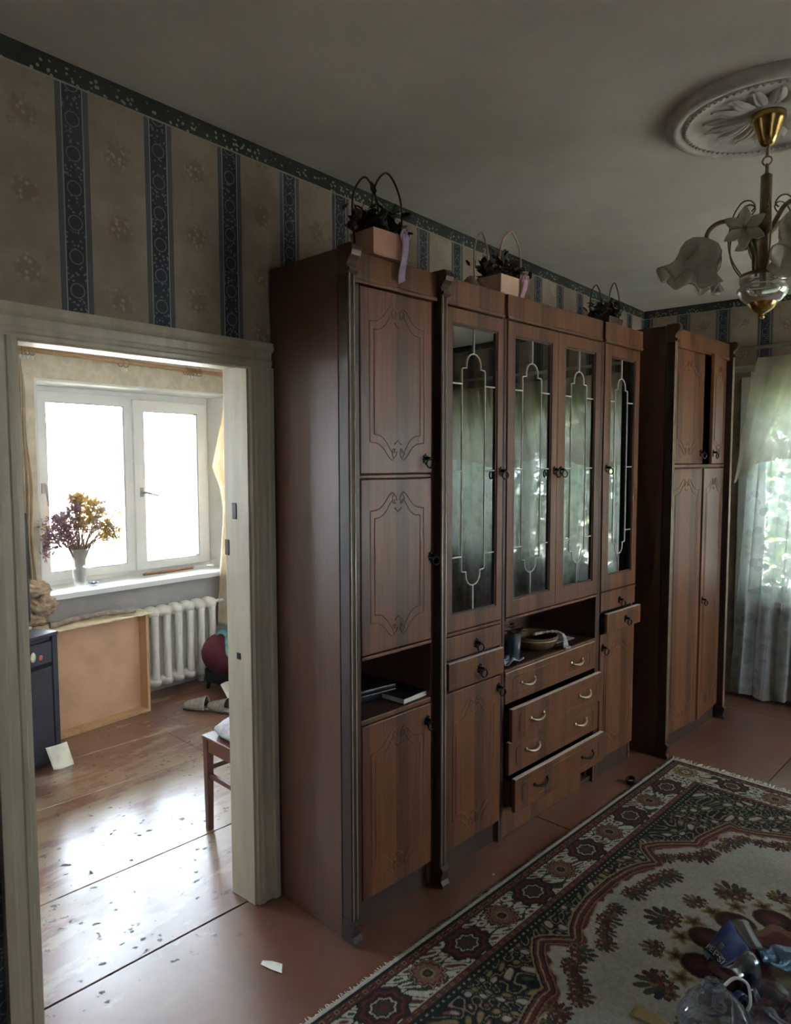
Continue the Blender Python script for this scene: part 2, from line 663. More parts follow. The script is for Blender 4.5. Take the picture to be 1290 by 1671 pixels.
struct(o, 'pale small-room side of the wall beside the doorway', 'wall')

# floor: painted fibreboard sheets laid on a dark base
FL = MB().box(-3.0, XR + .15, YB - .15, YF + .3, -.12, -.0135).build('floor', 'sub')
struct(FL, 'worn reddish-brown painted floor of large sheets', 'floor')
FA = rad(-4.0)
ca, sa = math.cos(FA), math.sin(FA)
edges = [-3.2, -2.55, -2.0, -1.5, -.71, -.157, .98, 1.55, 2.1, 2.7, 3.3, 3.9, 4.6]
rs = random.Random(3)
for i in range(len(edges) - 1):
    a0, a1 = edges[i], edges[i + 1]
    t0 = -2.9 + rs.random() * 1.2
    cuts = [-2.9, t0]
    while cuts[-1] < 6.2:
        cuts.append(cuts[-1] + 1.9 + rs.random() * .7)
    if i == 5:
        cuts = [-2.9, .2, 2.976, 5.2, 6.4]
    for j in range(len(cuts) - 1):
        g = .0022
        dz = rs.uniform(-.0016, .0)
        pl = [(a0 + g, cuts[j] + g), (a1 - g, cuts[j] + g), (a1 - g, cuts[j + 1] - g), (a0 + g, cuts[j + 1] - g)]
        b = MB()
        bb = .003
        vs = []
        for z_, k in ((-.013, 0), (dz - bb, 0), (dz, bb)):
            for (px, py), (ex, ey) in zip(pl, ((1, 1), (-1, 1), (-1, -1), (1, -1))):
                px, py = px + ex * k, py + ey * k
                vs.append((px * ca - py * sa, px * sa + py * ca, z_))
        fs = [(3, 2, 1, 0), (8, 9, 10, 11)]
        for r_ in range(2):
            for k in range(4):
                fs.append((r_ * 4 + k, r_ * 4 + (k + 1) % 4, r_ * 4 + 4 + (k + 1) % 4, r_ * 4 + 4 + k))
        b.raw(vs, fs)
        b.build('floor_sheet', 'floor', FL)

# doorway casing: moulded boards and lining
TR = D.objects.new('trim_2', None)
COL.objects.link(TR)
struct(TR, 'cream painted moulded casing around the doorway', 'door casing')
prof = [(0, 0), (0, .030), (.024, .034), (.032, .028), (.036, .020), (.062, .018), (.066, .023), (.078, .023), (.083, .018), (.095, .016), (.100, 0)]


def casing(name, p0, p1, outdir):
    """profile runs from the outer edge inwards; x out of wall"""
    p0, p1, od = Vector(p0), Vector(p1), Vector(outdir)
    d = (p1 - p0)
    b_ = MB()
    b_.prism(prof, lambda p, t: tuple(p0 + d * t - od * p[0] + Vector((p[1], 0, 0))), 0, 1)
    return b_.build(name, 'casing', TR, .0015)


casing('casing_board', (0, DY1 + .095, 0), (0, DY1 + .095, DZ + .0), (0, 1, 0))
casing('casing_board', (0, DY0 - .095, 0), (0, DY0 - .095, DZ + .0), (0, -1, 0))
casing('head_board', (0, DY0 - .095, DZ + .090), (0, DY1 + .095, DZ + .090), (0, 0, 1))
box('jamb_lining', 'casing', TR, -.137, .004, DY1 - .012, DY1 + .02, 0, DZ)
box('jamb_lining', 'casing', TR, -.137, .004, DY0 - .02, DY0 + .008, 0, DZ)
box('head_lining', 'casing', TR, -.137, .004, DY0, DY1, DZ - .001, DZ + .02)
for z_, xx in ((1.485, -.08), (1.345, -.128)):
    box('strike_plate', 'iron', TR, xx - .012, xx + .012, DY1 - .0145, DY1 - .011, z_, z_ + .06)
box('strike_plate', 'iron', TR, -.08, -.058, DY1 - .0145, DY1 - .011, .95, .975)

# ------------------------------------------------------------------ small room window
WN = D.objects.new('window_1', None)
COL.objects.link(WN)
struct(WN, 'white plastic two-sash window of the small room', 'window')


def ring_frame(name, mat, parent, x0, x1, y0, y1, z0, z1, w, wb=None, bevel=.004):
    wb = wb or w
    b_ = MB()
    o_ = [(y0, z0), (y1, z0), (y1, z1), (y0, z1)]
    i_ = [(y0 + w, z0 + wb), (y1 - w, z0 + wb), (y1 - w, z1 - w), (y0 + w, z1 - w)]
    vs = [(x0, *p) for p in o_] + [(x0, *p) for p in i_] + [(x1, *p) for p in o_] + [(x1, *p) for p in i_]
    fs = []
    for k in range(4):
        k2 = (k + 1) % 4
        fs += [(k, 4 + k, 4 + k2, k2), (8 + k, 8 + k2, 12 + k2, 12 + k), (k, k2, 8 + k2, 8 + k), (4 + k, 12 + k, 12 + k2, 4 + k2)]
    b_.raw(vs, fs)
    return b_.build(name, mat, parent, bevel)


xf = -2.93
ring_frame('outer_frame', 'pvc', WN, xf - .02, xf + .04, 2.04, 3.528, .838, 2.222, .075)
box('mullion', 'pvc', WN, xf - .02, xf + .042, 2.80, 2.90, .85, 2.2, bevel=.004)
for (y0, y1, px, hy, hz, fl) in ((2.135, 2.855, .02, 2.175, 1.52, 0), (2.845, 3.49, .045, 2.895, 1.47, 1)):
    s_ = ring_frame('sash', 'pvc', WN, xf + .01, xf + .03 + px, y0, y1, .872, 2.19 - .02 * fl, .085 if fl else .075, .06)
    ring_frame('gasket', 'iron', s_, xf + .022, xf + .026 + px, y0 + (.084 if fl else .074), y1 - (.084 if fl else .074), .931, 2.106 - .02 * fl + (0 if fl else .01), .005, bevel=0)
    box('pane', 'pane', s_, xf + .016, xf + .022, y0 + .07, y1 - .07, .92, 2.13, bevel=0)
    xh = xf + .03 + px
    hb = MB().box(xh, xh + .012, hy - .013, hy + .013, hz - .035, hz + .035)
    if fl:
        hb.tube([(xh + .01, hy, hz), (xh + .045, hy, hz), (xh + .05, hy + .015, hz - .003), (xh + .05, hy + .12, hz - .03)], [.009, .009, .009, .007], 8)
    else:
        hb.tube([(xh + .01, hy, hz + .02), (xh + .045, hy, hz + .02), (xh + .05, hy, hz + .01), (xh + .05, hy + .012, hz - .12)], [.009, .009, .009, .007], 8)
    hb.build('handle', 'grey_plastic', s_, .002)
SILL = MB().box(-2.95, XW + .075, 2.0, 3.50, .80, .838).build('window_sill', 'sill', None, .006)
struct(SILL, 'wide white window sill board in the small room', 'window sill')

W4_ = D.objects.new('window_4', None)
COL.objects.link(W4_)
struct(W4_, 'second window of the small room, left of the doorway view', 'window')
ring_frame('outer_frame', 'pvc', W4_, xf - .02, xf + .04, .38, 1.32, .86, 2.18, .06)
box('pane', 'pane', W4_, xf, xf + .005, .42, 1.28, .90, 2.14, bevel=0)

# far window, mostly behind lace
WF = D.objects.new('window_2', None)
COL.objects.link(WF)
struct(WF, 'tall window behind the lace curtains', 'window')
for nm, bb in (('frame_post', (WX0, WX0 + .07, WZ0, WZ1)), ('frame_post', (WX1 - .07, WX1, WZ0, WZ1)), ('frame_post', (1.70, 1.80, WZ0, WZ1)), ('frame_post', (2.70, 2.80, WZ0, WZ1)),
               ('frame_rail', (WX0, WX1, WZ1 - .07, WZ1)), ('frame_rail', (WX0, WX1, WZ0, WZ0 + .07)), ('frame_rail', (WX0, WX1, 1.78, 1.84))):
    box(nm, 'pvc', WF, bb[0], bb[1], YF + .12, YF + .18, bb[2], bb[3], bevel=.003)
box('pane', 'pane', WF, WX0 + .05, WX1 - .05, YF + .147, YF + .151, WZ0 + .05, WZ1 - .05, bevel=0)
box('inner_sill', 'sill', WF, WX0 - .04, WX1 + .04, YF - .10, YF + .15, WZ0 - .04, WZ0, bevel=.004)
box('reveal_strip', 'white_plaster', WF, WX0 - .075, WX0 - .002, YF - .012, YF + .004, .30, WZ1 + .05, bevel=.003)
W3 = D.objects.new('fill_window_3', None)  # unseen opening added to bring fill light from the right
COL.objects.link(W3)
struct(W3, 'unseen window added for fill light, opposite the cabinets', 'window')
ring_frame('outer_frame', 'pvc', W3, XR + .05, XR + .11, 3.3, 5.2, .75, 2.25, .07)
box('pane', 'pane', W3, XR + .078, XR + .082, 3.35, 5.15, .8, 2.2, bevel=0)

W5_ = D.objects.new('fill_window_5', None)  # unseen opening added to brighten the near wall and ceiling
COL.objects.link(W5_)
struct(W5_, 'second unseen window added for fill light, beside the viewer', 'window')
ring_frame('outer_frame', 'pvc', W5_, XR + .05, XR + .11, -.13, .53, 1.0, 2.1, .05)
box('pane', 'pane', W5_, XR + .078, XR + .082, -.09, .49, 1.04, 2.06, bevel=0)

# outside
GR = struct(MB().box(-30, 40, -30, 40, -.9, -.7).build('ground_outside', plain('outside_ground', (.36, .35, .31), .9, 0, .2, 1.5)), 'grassy ground outside the windows', 'ground')

# ------------------------------------------------------------------ cabinet wall
DL = rad(-4.79)
CO = Vector((.448, 1.738, 0))
CU = Vector((-math.sin(DL), math.cos(DL), 0))
CN = Vector((math.cos(DL), math.sin(DL), 0))


def cw(u, n, z=0.0):
    return CO + CU * u + CN * n + Vector((0, 0, z))


XD = -.035        # door fronts
XC = -.056        # carcass front
XB = -.435        # carcass back
ZT = 2.41

# shared fittings -------------------------------------------------
_stash = D.objects.new('stash', None)


def ring_pull_mesh():
    b_ = MB()
    star = []
    for k in range(16):
        r_ = .017 if k % 2 == 0 else .010
        a = 2 * math.pi * k / 16
        star.append((r_ * math.cos(a), r_ * 1.25 * math.sin(a)))
    b_.prism(star, lambda p, t: (t, p[0], p[1]), 0, .004)
    b_.tube([(.003, 0, .004), (.02, 0, .004), (.026, 0, .002)], [.008, .006, .007], 8)
    b_.tube(arc((.026, 0, -.016), .016, 0, 2 * math.pi * 15 / 16, 15, (.25, .97, 0), (0, 0, 1)), .0035, 6, closed=True)
    return b_


def bow_mesh():
    b_ = MB()
    pts = smooth_path([(0, -.052, .004), (.012, -.046, .0), (.020, -.022, -.007), (.022, 0, -.009), (.020, .022, -.007), (.012, .046, .0), (0, .052, .004)], 5)
    n = len(pts)
    b_.tube(pts, [.0035 + .004 * math.sin(math.pi * i / (n - 1)) ** 2 for i in range(n)], 8, flat=.7)
    for s_ in (-1, 1):
        b_.ball((.003, s_ * .052, .004), .006, .009, .009, 6, 8)
    return b_


_rp = ring_pull_mesh().build('ring_pull_source', 'iron')
_bw = bow_mesh().build('bow_source', 'bronze')
_bk = bow_mesh().build('bow_dark_source', 'iron')


def moulding_paths(y0, y1, z0, z1, x):
    """carved outline of a door: ogee head and foot with little scrolls"""
    c = (y0 + y1) / 2
    out = []
    for off in (0.0, .021):
        a, e, lo, hi = y0 + off, y1 - off, z0 + off * 1.3, z1 - off * 1.3
        hw = c - a
        half = [(hw, -.062), (hw * .74, -.058), (hw * .52, -.040), (hw * .33, -.010), (hw * .2, .0), (hw * .1, -.012)]
        top = [(c - p, hi + q) for p, q in half]
        topr = [(c + p, hi + q) for p, q in half]
        bot = [(c - p, lo - q) for p, q in half]
        botr = [(c + p, lo - q) for p, q in half]
        for A, B in ((top, bot), (topr, botr)):
            T = smooth_path([(x, p, q) for p, q in A], 4)
            Bq = smooth_path([(x, p, q) for p, q in B], 4)
            out.append(list(reversed(T)) + Bq)
    for zc, sg in ((z1 - .028, 1), (z0 + .028, -1)):
        for s_ in (-1, 1):
            cy = c + s_ * .020
            out.append([(x, cy + .014 * math.cos(t) * (1 - t / 9), zc + sg * .024 * math.sin(t) * (1 - t / 9)) for t in [i * .45 for i in range(16)]])
        out.append([(x, c - .018, zc - sg * .028), (x, c, zc - sg * .042), (x, c + .018, zc - sg * .028)])
    return out


def add_moulding(door, y0, y1, z0, z1, x, inset=(.048, .05)):
    b_ = MB()
    for p in moulding_paths(y0 + inset[0], y1 - inset[0], z0 + inset[1], z1 - inset[1], x):
        b_.tube(p, .0022, 5, flat=1.0)
    return b_.build('carved_moulding', 'wood', door)


def solid_door(root, y0, y1, z0, z1, x=XD, pull=None, mould=True, inset=(.045, .05), loc=None, rot=None, mat='wood'):
    d = MB().box(x - .019, x, y0, y1, z0, z1).build('door', mat, root, .0035, loc=loc, rot=rot)
    if mould:
        add_moulding(d, y0, y1, z0, z1, x, inset)
    if pull:
        inst(_rp, 'ring_pull', d, (x, pull[0], pull[1]))
    return d


def glass_door(root, y0, y1, z0, z1, gy0, gy1, gz0, gz1, x=XD, pull=None):
    b_ = MB()
    o_ = [(y0, z0), (y1, z0), (y1, z1), (y0, z1)]
    i_ = [(gy0, gz0), (gy1, gz0), (gy1, gz1), (gy0, gz1)]
    xb = x - .019
    vs = [(xb, *p) for p in o_] + [(xb, *p) for p in i_] + [(x, *p) for p in o_] + [(x, *p) for p in i_]
    fs = []
    for k in range(4):
        k2 = (k + 1) % 4
        fs += [(k, 4 + k, 4 + k2, k2), (8 + k, 8 + k2, 12 + k2, 12 + k), (k, k2, 8 + k2, 8 + k), (4 + k, 12 + k, 12 + k2, 4 + k2)]
    b_.raw(vs, fs)
    d = b_.build('door', 'wood', root, .003)
    ring_frame('glazing_bead', 'wood_dark', d, xb + .002, x - .006, gy0 - .001, gy1 + .001, gz0 - .001, gz1 + .001, .008, bevel=0)
    xg = x - .013
    box('pane', 'cab_pane', d, xg - .003, xg, gy0 - .004, gy1 + .004, gz0 - .004, gz1 + .004, bevel=0)
    # lead cames
    c, w, xl = (gy0 + gy1) / 2, (gy1 - gy0), xg + .0015
    ins = w * .245
    a, e = gy0 + ins, gy1 - ins
    hh = gz1 - gz0
    zt, zs, zk = gz1 - hh * .092, gz1 - hh * .142, gz1 - hh * .20
    L = MB()

    def half(s_):
        q = c + s_ * (c - a)
        sh = c + s_ * (c - a) * .62
        up = [(xl, c, zt)] + [(xl, c + s_ * (c - a) * .62 * math.sin(t), zs + (zt - zs) * (math.cos(t) ** .75)) for t in (.4, .8, 1.15, 1.4)] + [(xl, sh, zs - .002), (xl, q - s_ * .004, zs - .004), (xl, q, zs - .010)]
        mir = lambda p: (p[0], p[1], gz0 + gz1 - p[2])
        return up + [mir(p) for p in reversed(up)]
    for s_ in (-1, 1):
        L.tube(half(s_), .0025, 6)
        ed = gy0 if s_ < 0 else gy1
        q = a if s_ < 0 else e
        for z_ in (zk, (gz0 + gz1) / 2, gz0 + gz1 - zk):
            L.tube([(xl, ed, z_), (xl, q, z_)], .0034, 6)
    L.tube([(xl, c, gz1), (xl, c, zt)], .0032, 6)
    L.tube([(xl, c, gz0), (xl, c, gz0 + gz1 - zt)], .0032, 6)
    L.build('lead_came', 'lead', d)
    if pull:
        inst(_rp, 'ring_pull', d, (x, pull[0], pull[1]))
    return d


def pilaster(root, y0, y1, x1=0.0, z0=0.0, ztop=ZT):
    xb = x1 - .052
    zs = z0 + .085
    p = MB().box(xb, x1 - .004, y0, y1, zs, ztop - .085).build('pilaster', 'plinth', root, .002)
    for k in (.13, .70):
        ys = y0 + (y1 - y0) * k
        MB().tube([(x1 - .0035, ys + .003, zs), (x1 - .0035, ys + .003, ztop - .085)], .0027, 6).build('gold_strip', 'gold', p)
    # S-shaped cap and moulded foot, both wider than the shaft
    cap = [(xb, 0), (x1 + .002, 0), (x1 + .010, .006), (x1 + .010, .014), (x1 - .002, .020), (x1 - .004, .030), (x1 + .004, .042), (x1 + .018, .054),
           (x1 + .024, .070), (x1 + .022, .084), (x1 + .012, .094), (xb, .094)]
    MB().prism(cap, lambda q, t: (q[0], t, q[1] + ztop - .088), y0 - .004, y1 + .004).build('pilaster_cap', 'wood_dark', p, .001)
    foot = [(xb, 0), (x1 + .012, 0), (x1 + .012, .012), (x1 + .002, .028), (x1 + .006, .052), (x1 + .012, .064), (x1 + .012, .074), (x1, .085), (xb, .085)]
    MB().prism(foot, lambda q, t: (q[0], t, q[1] + z0), y0 - .003, y1 + .003).build('pilaster_foot', 'plinth', p, .001)
    return p


def carcass(root, w, shelves, xb=XB, xc=XC, top=ZT, plinth_h=.095, floor_z=.10, xpl=-.062):
    box('side_panel', 'wood_side', root, xb, xc, 0, .018, 0, top)
    box('side_panel', 'wood_side', root, xb, xc, w - .018, w, 0, top)
    box('top_panel', 'wood_in', root, xb, xc, .018, w - .018, top - .018, top)
    box('back_panel', 'wood_in', root, xb, xb + .006, .018, w - .018, .0, top - .018)
    box('plinth', 'plinth', root, xpl - .018, xpl, .018, w - .018, 0, plinth_h)
    box('bottom_panel', 'wood_in', root, xb + .006, xc, .018, w - .018, floor_z - .018 + .001, floor_z)
    for z_ in shelves:
        box('shelf', 'wood_in', root, xb + .006, xc, .018, w - .018, z_ - .018, z_)


def crest(root, y0, y1, x=-.026):
    """fascia above the doors with a light ledge below it"""
    f_ = MB().box(x - .028, x, y0, y1, 2.318, ZT - .003).build('crest_board', 'wood', root, .003)
    MB().box(x - .028, x + .004, y0, y1, 2.304, 2.317).build('ledge', 'wood', f_, .003)
    return f_


# --- tall cabinet beside the doorway
GC = None
C1 = thing('tall_cabinet', 'tall brown cabinet beside the doorway with three carved doors and open niche', 'cabinet', cw(-.015, 0), DL)
W1 = .470
carcass(C1, W1, [1.655, 1.015, .775])
pilaster(C1, .0, .034)
crest(C1, .036, W1)
box('front_stile', 'wood_dark', C1, XC - .004, XD - .004, .034, .082, .10, 2.304, bevel=.002)
box('front_stile', 'wood_dark', C1, XC - .004, XD - .006, .452, W1, .10, 2.304, bevel=.002)
box('shelf_edge', 'wood', C1, XC, XD - .004, .082, .452, .757, .776, bevel=.003)
box('shelf_edge', 'wood', C1, XC, XD - .006, .082, .452, 1.640, 1.652, bevel=.002)
box('lower_lip', 'wood', C1, XC, XD + .002, .082, .452, .993, 1.006, bevel=.003)
solid_door(C1, .082, .452, 1.656, 2.300, pull=(.415, 1.708))
solid_door(C1, .082, .452, 1.010, 1.637, pull=(.447, 1.335))
solid_door(C1, .082, .452, .105, .754, pull=(.425, .690))

# --- narrow glazed cabinet with two small drawers
C2 = thing('glazed_cabinet', 'narrow glass-door cabinet with two small drawers, between tall and wide cabinets', 'cabinet', cw(.456, 0), DL)
W2 = .449
carcass(C2, W2, [1.66, 1.012, .89, .765])
pilaster(C2, .0, .036)
crest(C2, .038, W2 - .020)
box('front_stile', 'wood_dark', C2, XC - .004, XD - .006, W2 - .014, W2 + .001, .0, ZT, bevel=.002)
glass_door(C2, .066, .434, 1.012, 2.300, .104, .399, 1.078, 2.243, pull=(.424, 1.656))
box('lower_lip', 'wood', C2, XC, XD + .002, .060, .434, .996, 1.009, bevel=.003)


def drawer(root, y0, y1, z0, z1, x, depth=.36, fittings=(), src=None, nm='ring_pull', groove=False, sides=True):
    d = MB().box(x - .019, x, y0, y1, z0, z1).build('drawer', 'wood', root, .0035)
    if sides:
        b_ = MB()
        b_.box(x - .019 - depth, x - .019, y0 + .012, y0 + .024, z0 + .015, z1 - .022)
        b_.box(x - .019 - depth, x - .019, y1 - .024, y1 - .012, z0 + .015, z1 - .022)
        b_.box(x - .019 - depth, x - .019, y0 + .024, y1 - .024, z0 + .015, z0 + .021)
        b_.build('drawer_box', 'wood_in', d)
        MB().box(x - .0185, x - .0005, y0 + .0035, y1 - .0035, z1 - .001, z1 + .0008).build('lit_top_edge', 'lit_edge', d)  # pale strip painting in the light along the drawer's top
    if groove:
        b_ = MB()
        for dy, dz in ((.055, .030),):
            a, e, lo, hi = y0 + dy, y1 - dy, z0 + dz, z1 - dz
            b_.tube([(x, a, lo + .015), (x, a + .015, lo), (x, e - .015, lo), (x, e, lo + .015), (x, e, hi - .015), (x, e - .015, hi), (x, a + .015, hi), (x, a, hi - .015)], .0022, 5, closed=True)
        b_.build('carved_moulding', 'wood', d)
    for (fy, fz) in fittings:
        inst(src, nm, d, (x, fy, fz))
    return d


drawer(C2, .066, .432, .898, .992, XD, fittings=[(.262, .940)], src=_rp, sides=False)
drawer(C2, .070, .440, .776, .890, -.021, fittings=[(.268, .833)], src=_rp)
solid_door(C2, .066, .434, .105, .764, pull=(.420, .713))

# --- wide double glazed cabinet with four drawers
C3 = thing('sideboard_cabinet', 'wide cabinet with two leaded glass doors, open niche and four long drawers', 'cabinet', cw(.907, 0), DL)
W3_ = .835
carcass(C3, W3_, [1.66, 1.012, .775], plinth_h=.02, floor_z=.03)
crest(C3, .006, W3_ - .022)
for y0 in (.0, W3_ - .018):
    box('front_stile', 'wood_dark', C3, XC - .004, XD - .005, y0, y0 + .018, .0, ZT, bevel=.002)
glass_door(C3, .020, .417, 1.012, 2.300, .075, .368, 1.086, 2.243, pull=(.395, 1.656))
glass_door(C3, .420, .815, 1.012, 2.300, .488, .770, 1.086, 2.243, pull=(.449, 1.656))
box('lower_lip', 'wood', C3, XC, XD + .002, .018, W3_ - .018, .996, 1.009, bevel=.003)
box('shelf_edge', 'wood', C3, XC, XD - .002, .018, W3_ - .018, .764, .779, bevel=.003)
drawer(C3, .021, W3_ - .021, .620, .762, XD, fittings=[(.195, .692), (.625, .692)], src=_bw, nm='handle', groove=True)
drawer(C3, .021, W3_ - .021, .457, .606, .004, fittings=[(.215, .531), (.640, .531)], src=_bw, nm='handle', groove=True)
drawer(C3, .021, W3_ - .021, .302, .450, -.012, fittings=[(.205, .385), (.632, .385)], src=_bw, nm='handle', groove=True)
drawer(C3, .021, W3_ - .021, .142, .294, .022, fittings=[(.225, .222), (.645, .222)], src=_bk, nm='handle', groove=True)
box('base_board', 'wood', C3, XC - .016, XC + .004, .002, W3_ - .12, .0, .136, bevel=.002)
box('base_support', 'plinth', C3, XC - .05, XC - .02, W3_ - .04, W3_ - .01, .0, .10, bevel=.002)

# --- second narrow glazed cabinet, partly in the wardrobe's shade
C4 = thing('glazed_cabinet', 'narrow glass-door cabinet in the dark corner beside the wardrobe', 'cabinet', cw(1.746, 0), DL)
W4 = .425
carcass(C4, W4, [1.66, 1.012, .89, .765])
crest(C4, .006, W4 - .002)
box('front_stile', 'wood_dark', C4, XC - .004, XD - .006, .0, .022, .0, ZT, bevel=.002)
glass_door(C4, .024, .412, 1.012, 2.300, .092, .362, 1.092, 2.243, pull=(.055, 1.662))
box('lower_lip', 'wood', C4, XC, XD + .002, .022, .412, .996, 1.009, bevel=.003)
drawer(C4, .026, .410, .905, .998, XD, fittings=[(.225, .945)], src=_rp, sides=False)
drawer(C4, .030, .412, .798, .898, .0, fittings=[(.232, .846)], src=_rp)
solid_door(C4, .026, .410, .105, .782, pull=(.050, .712))

# --- wardrobe
C5 = thing('wardrobe', 'big brown wardrobe at the far corner with a door left ajar', 'wardrobe', cw(2.279, .110), DL)
C5.scale = (1, 1, 1.014)
W5 = .900
WB = -.50
carcass(C5, W5, [1.645], xb=WB)
pilaster(C5, .0, .030)
pilaster(C5, W5 - .030, W5)
crest(C5, .030, W5 - .030)
box('shelf_edge', 'wood', C5, XC, XD - .004, .032, W5 - .032, 1.638, 1.655, bevel=.002)
box('front_stile', 'wood_dark', C5, XC - .004, XD - .006, .030, .050, .10, 2.304, bevel=.002)
box('front_stile', 'wood_dark', C5, XC - .004, XD - .006, W5 - .050, W5 - .030, .10, 2.304, bevel=.002)
solid_door(C5, .0, .396, 1.660, 2.300, x=.0, pull=(.366, 1.722), loc=(XD, .052, 0), rot=(0, 0, rad(-3.2)))
d = solid_door(C5, -.396, .0, 1.660, 2.300, x=.0, pull=(-.366, 1.722), loc=(XD, W5 - .052, 0), rot=(0, 0, rad(10.5)))
solid_door(C5, .0, .396, .105, 1.632, x=.0, inset=(.045, .06), loc=(XD, .052, 0), rot=(0, 0, rad(-3.4)))
solid_door(C5, -.396, .0, .105, 1.632, x=.0, pull=(-.370, .84), inset=(.045, .06), loc=(XD, W5 - .052, 0), rot=(0, 0, rad(4.6)))
for o_ in (_rp, _bw, _bk):
    D.objects.remove(o_)
D.objects.remove(_stash)

# ------------------------------------------------------------------ rug
def make_rug():
    LS, LT, ST = 2.0, 2.84, .004
    ns, nt = int(LS / ST) + 1, int(LT / ST) + 1
    s = np.linspace(0, LS, ns)
    t = np.linspace(0, LT, nt)
    S, T = np.meshgrid(s, t, indexing='ij')
    rng = np.random.default_rng(5)

    def vn(k, seed):
        g = np.random.default_rng(seed).random((int(LS * k) + 3, int(LT * k) + 3))
        a, b_ = S * k, T * k
        i, j = a.astype(int), b_.astype(int)
        fa, fb = a - i, b_ - j
        fa, fb = fa * fa * (3 - 2 * fa), fb * fb * (3 - 2 * fb)
        return (g[i, j] * (1 - fa) + g[i + 1, j] * fa) * (1 - fb) + (g[i, j + 1] * (1 - fa) + g[i + 1, j + 1] * fa) * fb
    cream, beige = np.array((.48, .45, .38)), np.array((.345, .325, .285))
    navy, green = np.array((.022, .030, .030)), np.array((.055, .065, .040))
    red, wine = np.array((.120, .042, .036)), np.array((.072, .029, .030))
    tan, olive, rose = np.array((.30, .21, .12)), np.array((.15, .11, .05)), np.array((.24, .11, .095))
    C = np.empty((ns, nt, 3))
    C[:] = navy

    def put(mask, col):
        C[mask] = col
    E_ = np.minimum(np.minimum(S, LS - S), np.minimum(T, LT - T))
    # dark ground with scrolling stems
    w1, w2 = vn(9, 1), vn(9, 2)
    A1, B1 = S * 74 + w1 * 8, T * 74 + w2 * 8
    sc = np.sin(A1) * np.sin(B1) + .45 * np.sin(A1 * .53 + B1 * .47)
    put(np.abs(sc) < .13, tan * .85)
    put((sc > .62), rose * .7)
    put((sc > .82), cream * .7)
    put((sc < -.72), green * 1.3)
    put((sc < -.95), olive * 1.6)
    # scalloped medallion
    q = [(.300, 1.42), (.302, 1.33), (.318, 1.22), (.345, 1.14), (.378, 1.09), (.335, 1.055), (.300, 1.02), (.288, .992), (.325, .93), (.375, .875), (.425, .83), (.445, .812),
         (.440, .77), (.455, .69), (.475, .61), (.497, .53), (.545, .545), (.61, .525), (.70, .475), (.755, .445), (.765, .42), (.84, .365), (.92, .335), (1.0, .31)]
    left = q + [(2.0 - a, b_) for a, b_ in reversed(q[:-1])]
    full = left + [(a, 2.84 - b_) for a, b_ in reversed(left[1:-1])]
    P = np.array(full)
    dist = np.full(S.shape, 9.0)
    ins = np.zeros(S.shape, bool)
    for k in range(len(P)):
        a, b_ = P[k], P[(k + 1) % len(P)]
        e = b_ - a
        tt = np.clip(((S - a[0]) * e[0] + (T - a[1]) * e[1]) / (e @ e + 1e-12), 0, 1)
        dist = np.minimum(dist, np.hypot(S - a[0] - tt * e[0], T - a[1] - tt * e[1]))
        if abs(e[1]) > 1e-9:
            cr = ((a[1] > T) != (b_[1] > T)) & (S < (b_[0] - a[0]) * (T - a[1]) / e[1] + a[0])
            ins ^= cr
    d = np.where(ins, dist, -dist)
    put(d > -.010, tan * .9)
    put(d > -.003, navy)
    put(d > .003, red)
    put((d > .012) & (d < .018), tan)
    put((d > .030), wine)
    put((d > .036), rose)
    put((d > .042), red * 1.05)
    edge = d + .012 * (vn(42, 3) - .5) * 2
    put(edge > .050, tan * 1.05)
    fieldm = edge > .056
    C[fieldm] = beige * (0.9 + .22 * vn(7, 4)[fieldm][:, None])

    def stamp(cx, cy, r, cols, n=6, amp=.22, ph=0.0, asp=1.0, rot=0.0):
        i0, i1 = max(0, int((cx - r * 1.5) / ST)), min(ns, int((cx + r * 1.5) / ST) + 2)
        j0, j1 = max(0, int((cy - r * 1.5) / ST)), min(nt, int((cy + r * 1.5) / ST) + 2)
        if i0 >= i1 or j0 >= j1:
            return
        dx, dy = S[i0:i1, j0:j1] - cx, T[i0:i1, j0:j1] - cy
        c_, s_ = math.cos(rot), math.sin(rot)
        dx, dy = dx * c_ + dy * s_, (-dx * s_ + dy * c_) / asp
        rr = np.hypot(dx, dy)
        th = np.arctan2(dy, dx)
        k = rr / (r * (1 + amp * np.cos(n * th + ph)))
        sub = C[i0:i1, j0:j1]
        for f_, col in cols:
            sub[k < f_] = col
    rp = random.Random(11)
    # flower sprays hugging the scalloped edge
    def spray(cx, cy, ang, sc, cols):
        for q_ in range(7):
            aa = ang + (q_ - 3) * .42
            L_ = sc * (.052 - .004 * abs(q_ - 3) * 1.6)
            for k_, f_ in ((.55, .8), (1.0, 1.0)):
                stamp(cx + L_ * k_ * math.cos(aa), cy + L_ * k_ * math.sin(aa), sc * .0085 * f_, [(1, rp.choice(cols))], 2, 0, 0, 2.1, aa - math.pi / 2)
        stamp(cx, cy, sc * .021, [(1, wine), (.72, red * 1.15), (.45, wine * .8), (.25, tan)], 6, .26, rp.random() * 6)
        stamp(cx - sc * .03 * math.sin(ang), cy + sc * .03 * math.cos(ang), sc * .013, [(1, wine), (.5, tan)], 5, .28, 1)
        stamp(cx + sc * .03 * math.sin(ang), cy - sc * .03 * math.cos(ang), sc * .013, [(1, olive), (.5, wine)], 5, .28, 2)
    cum = 0.0
    cen = np.array((1.0, 1.42))
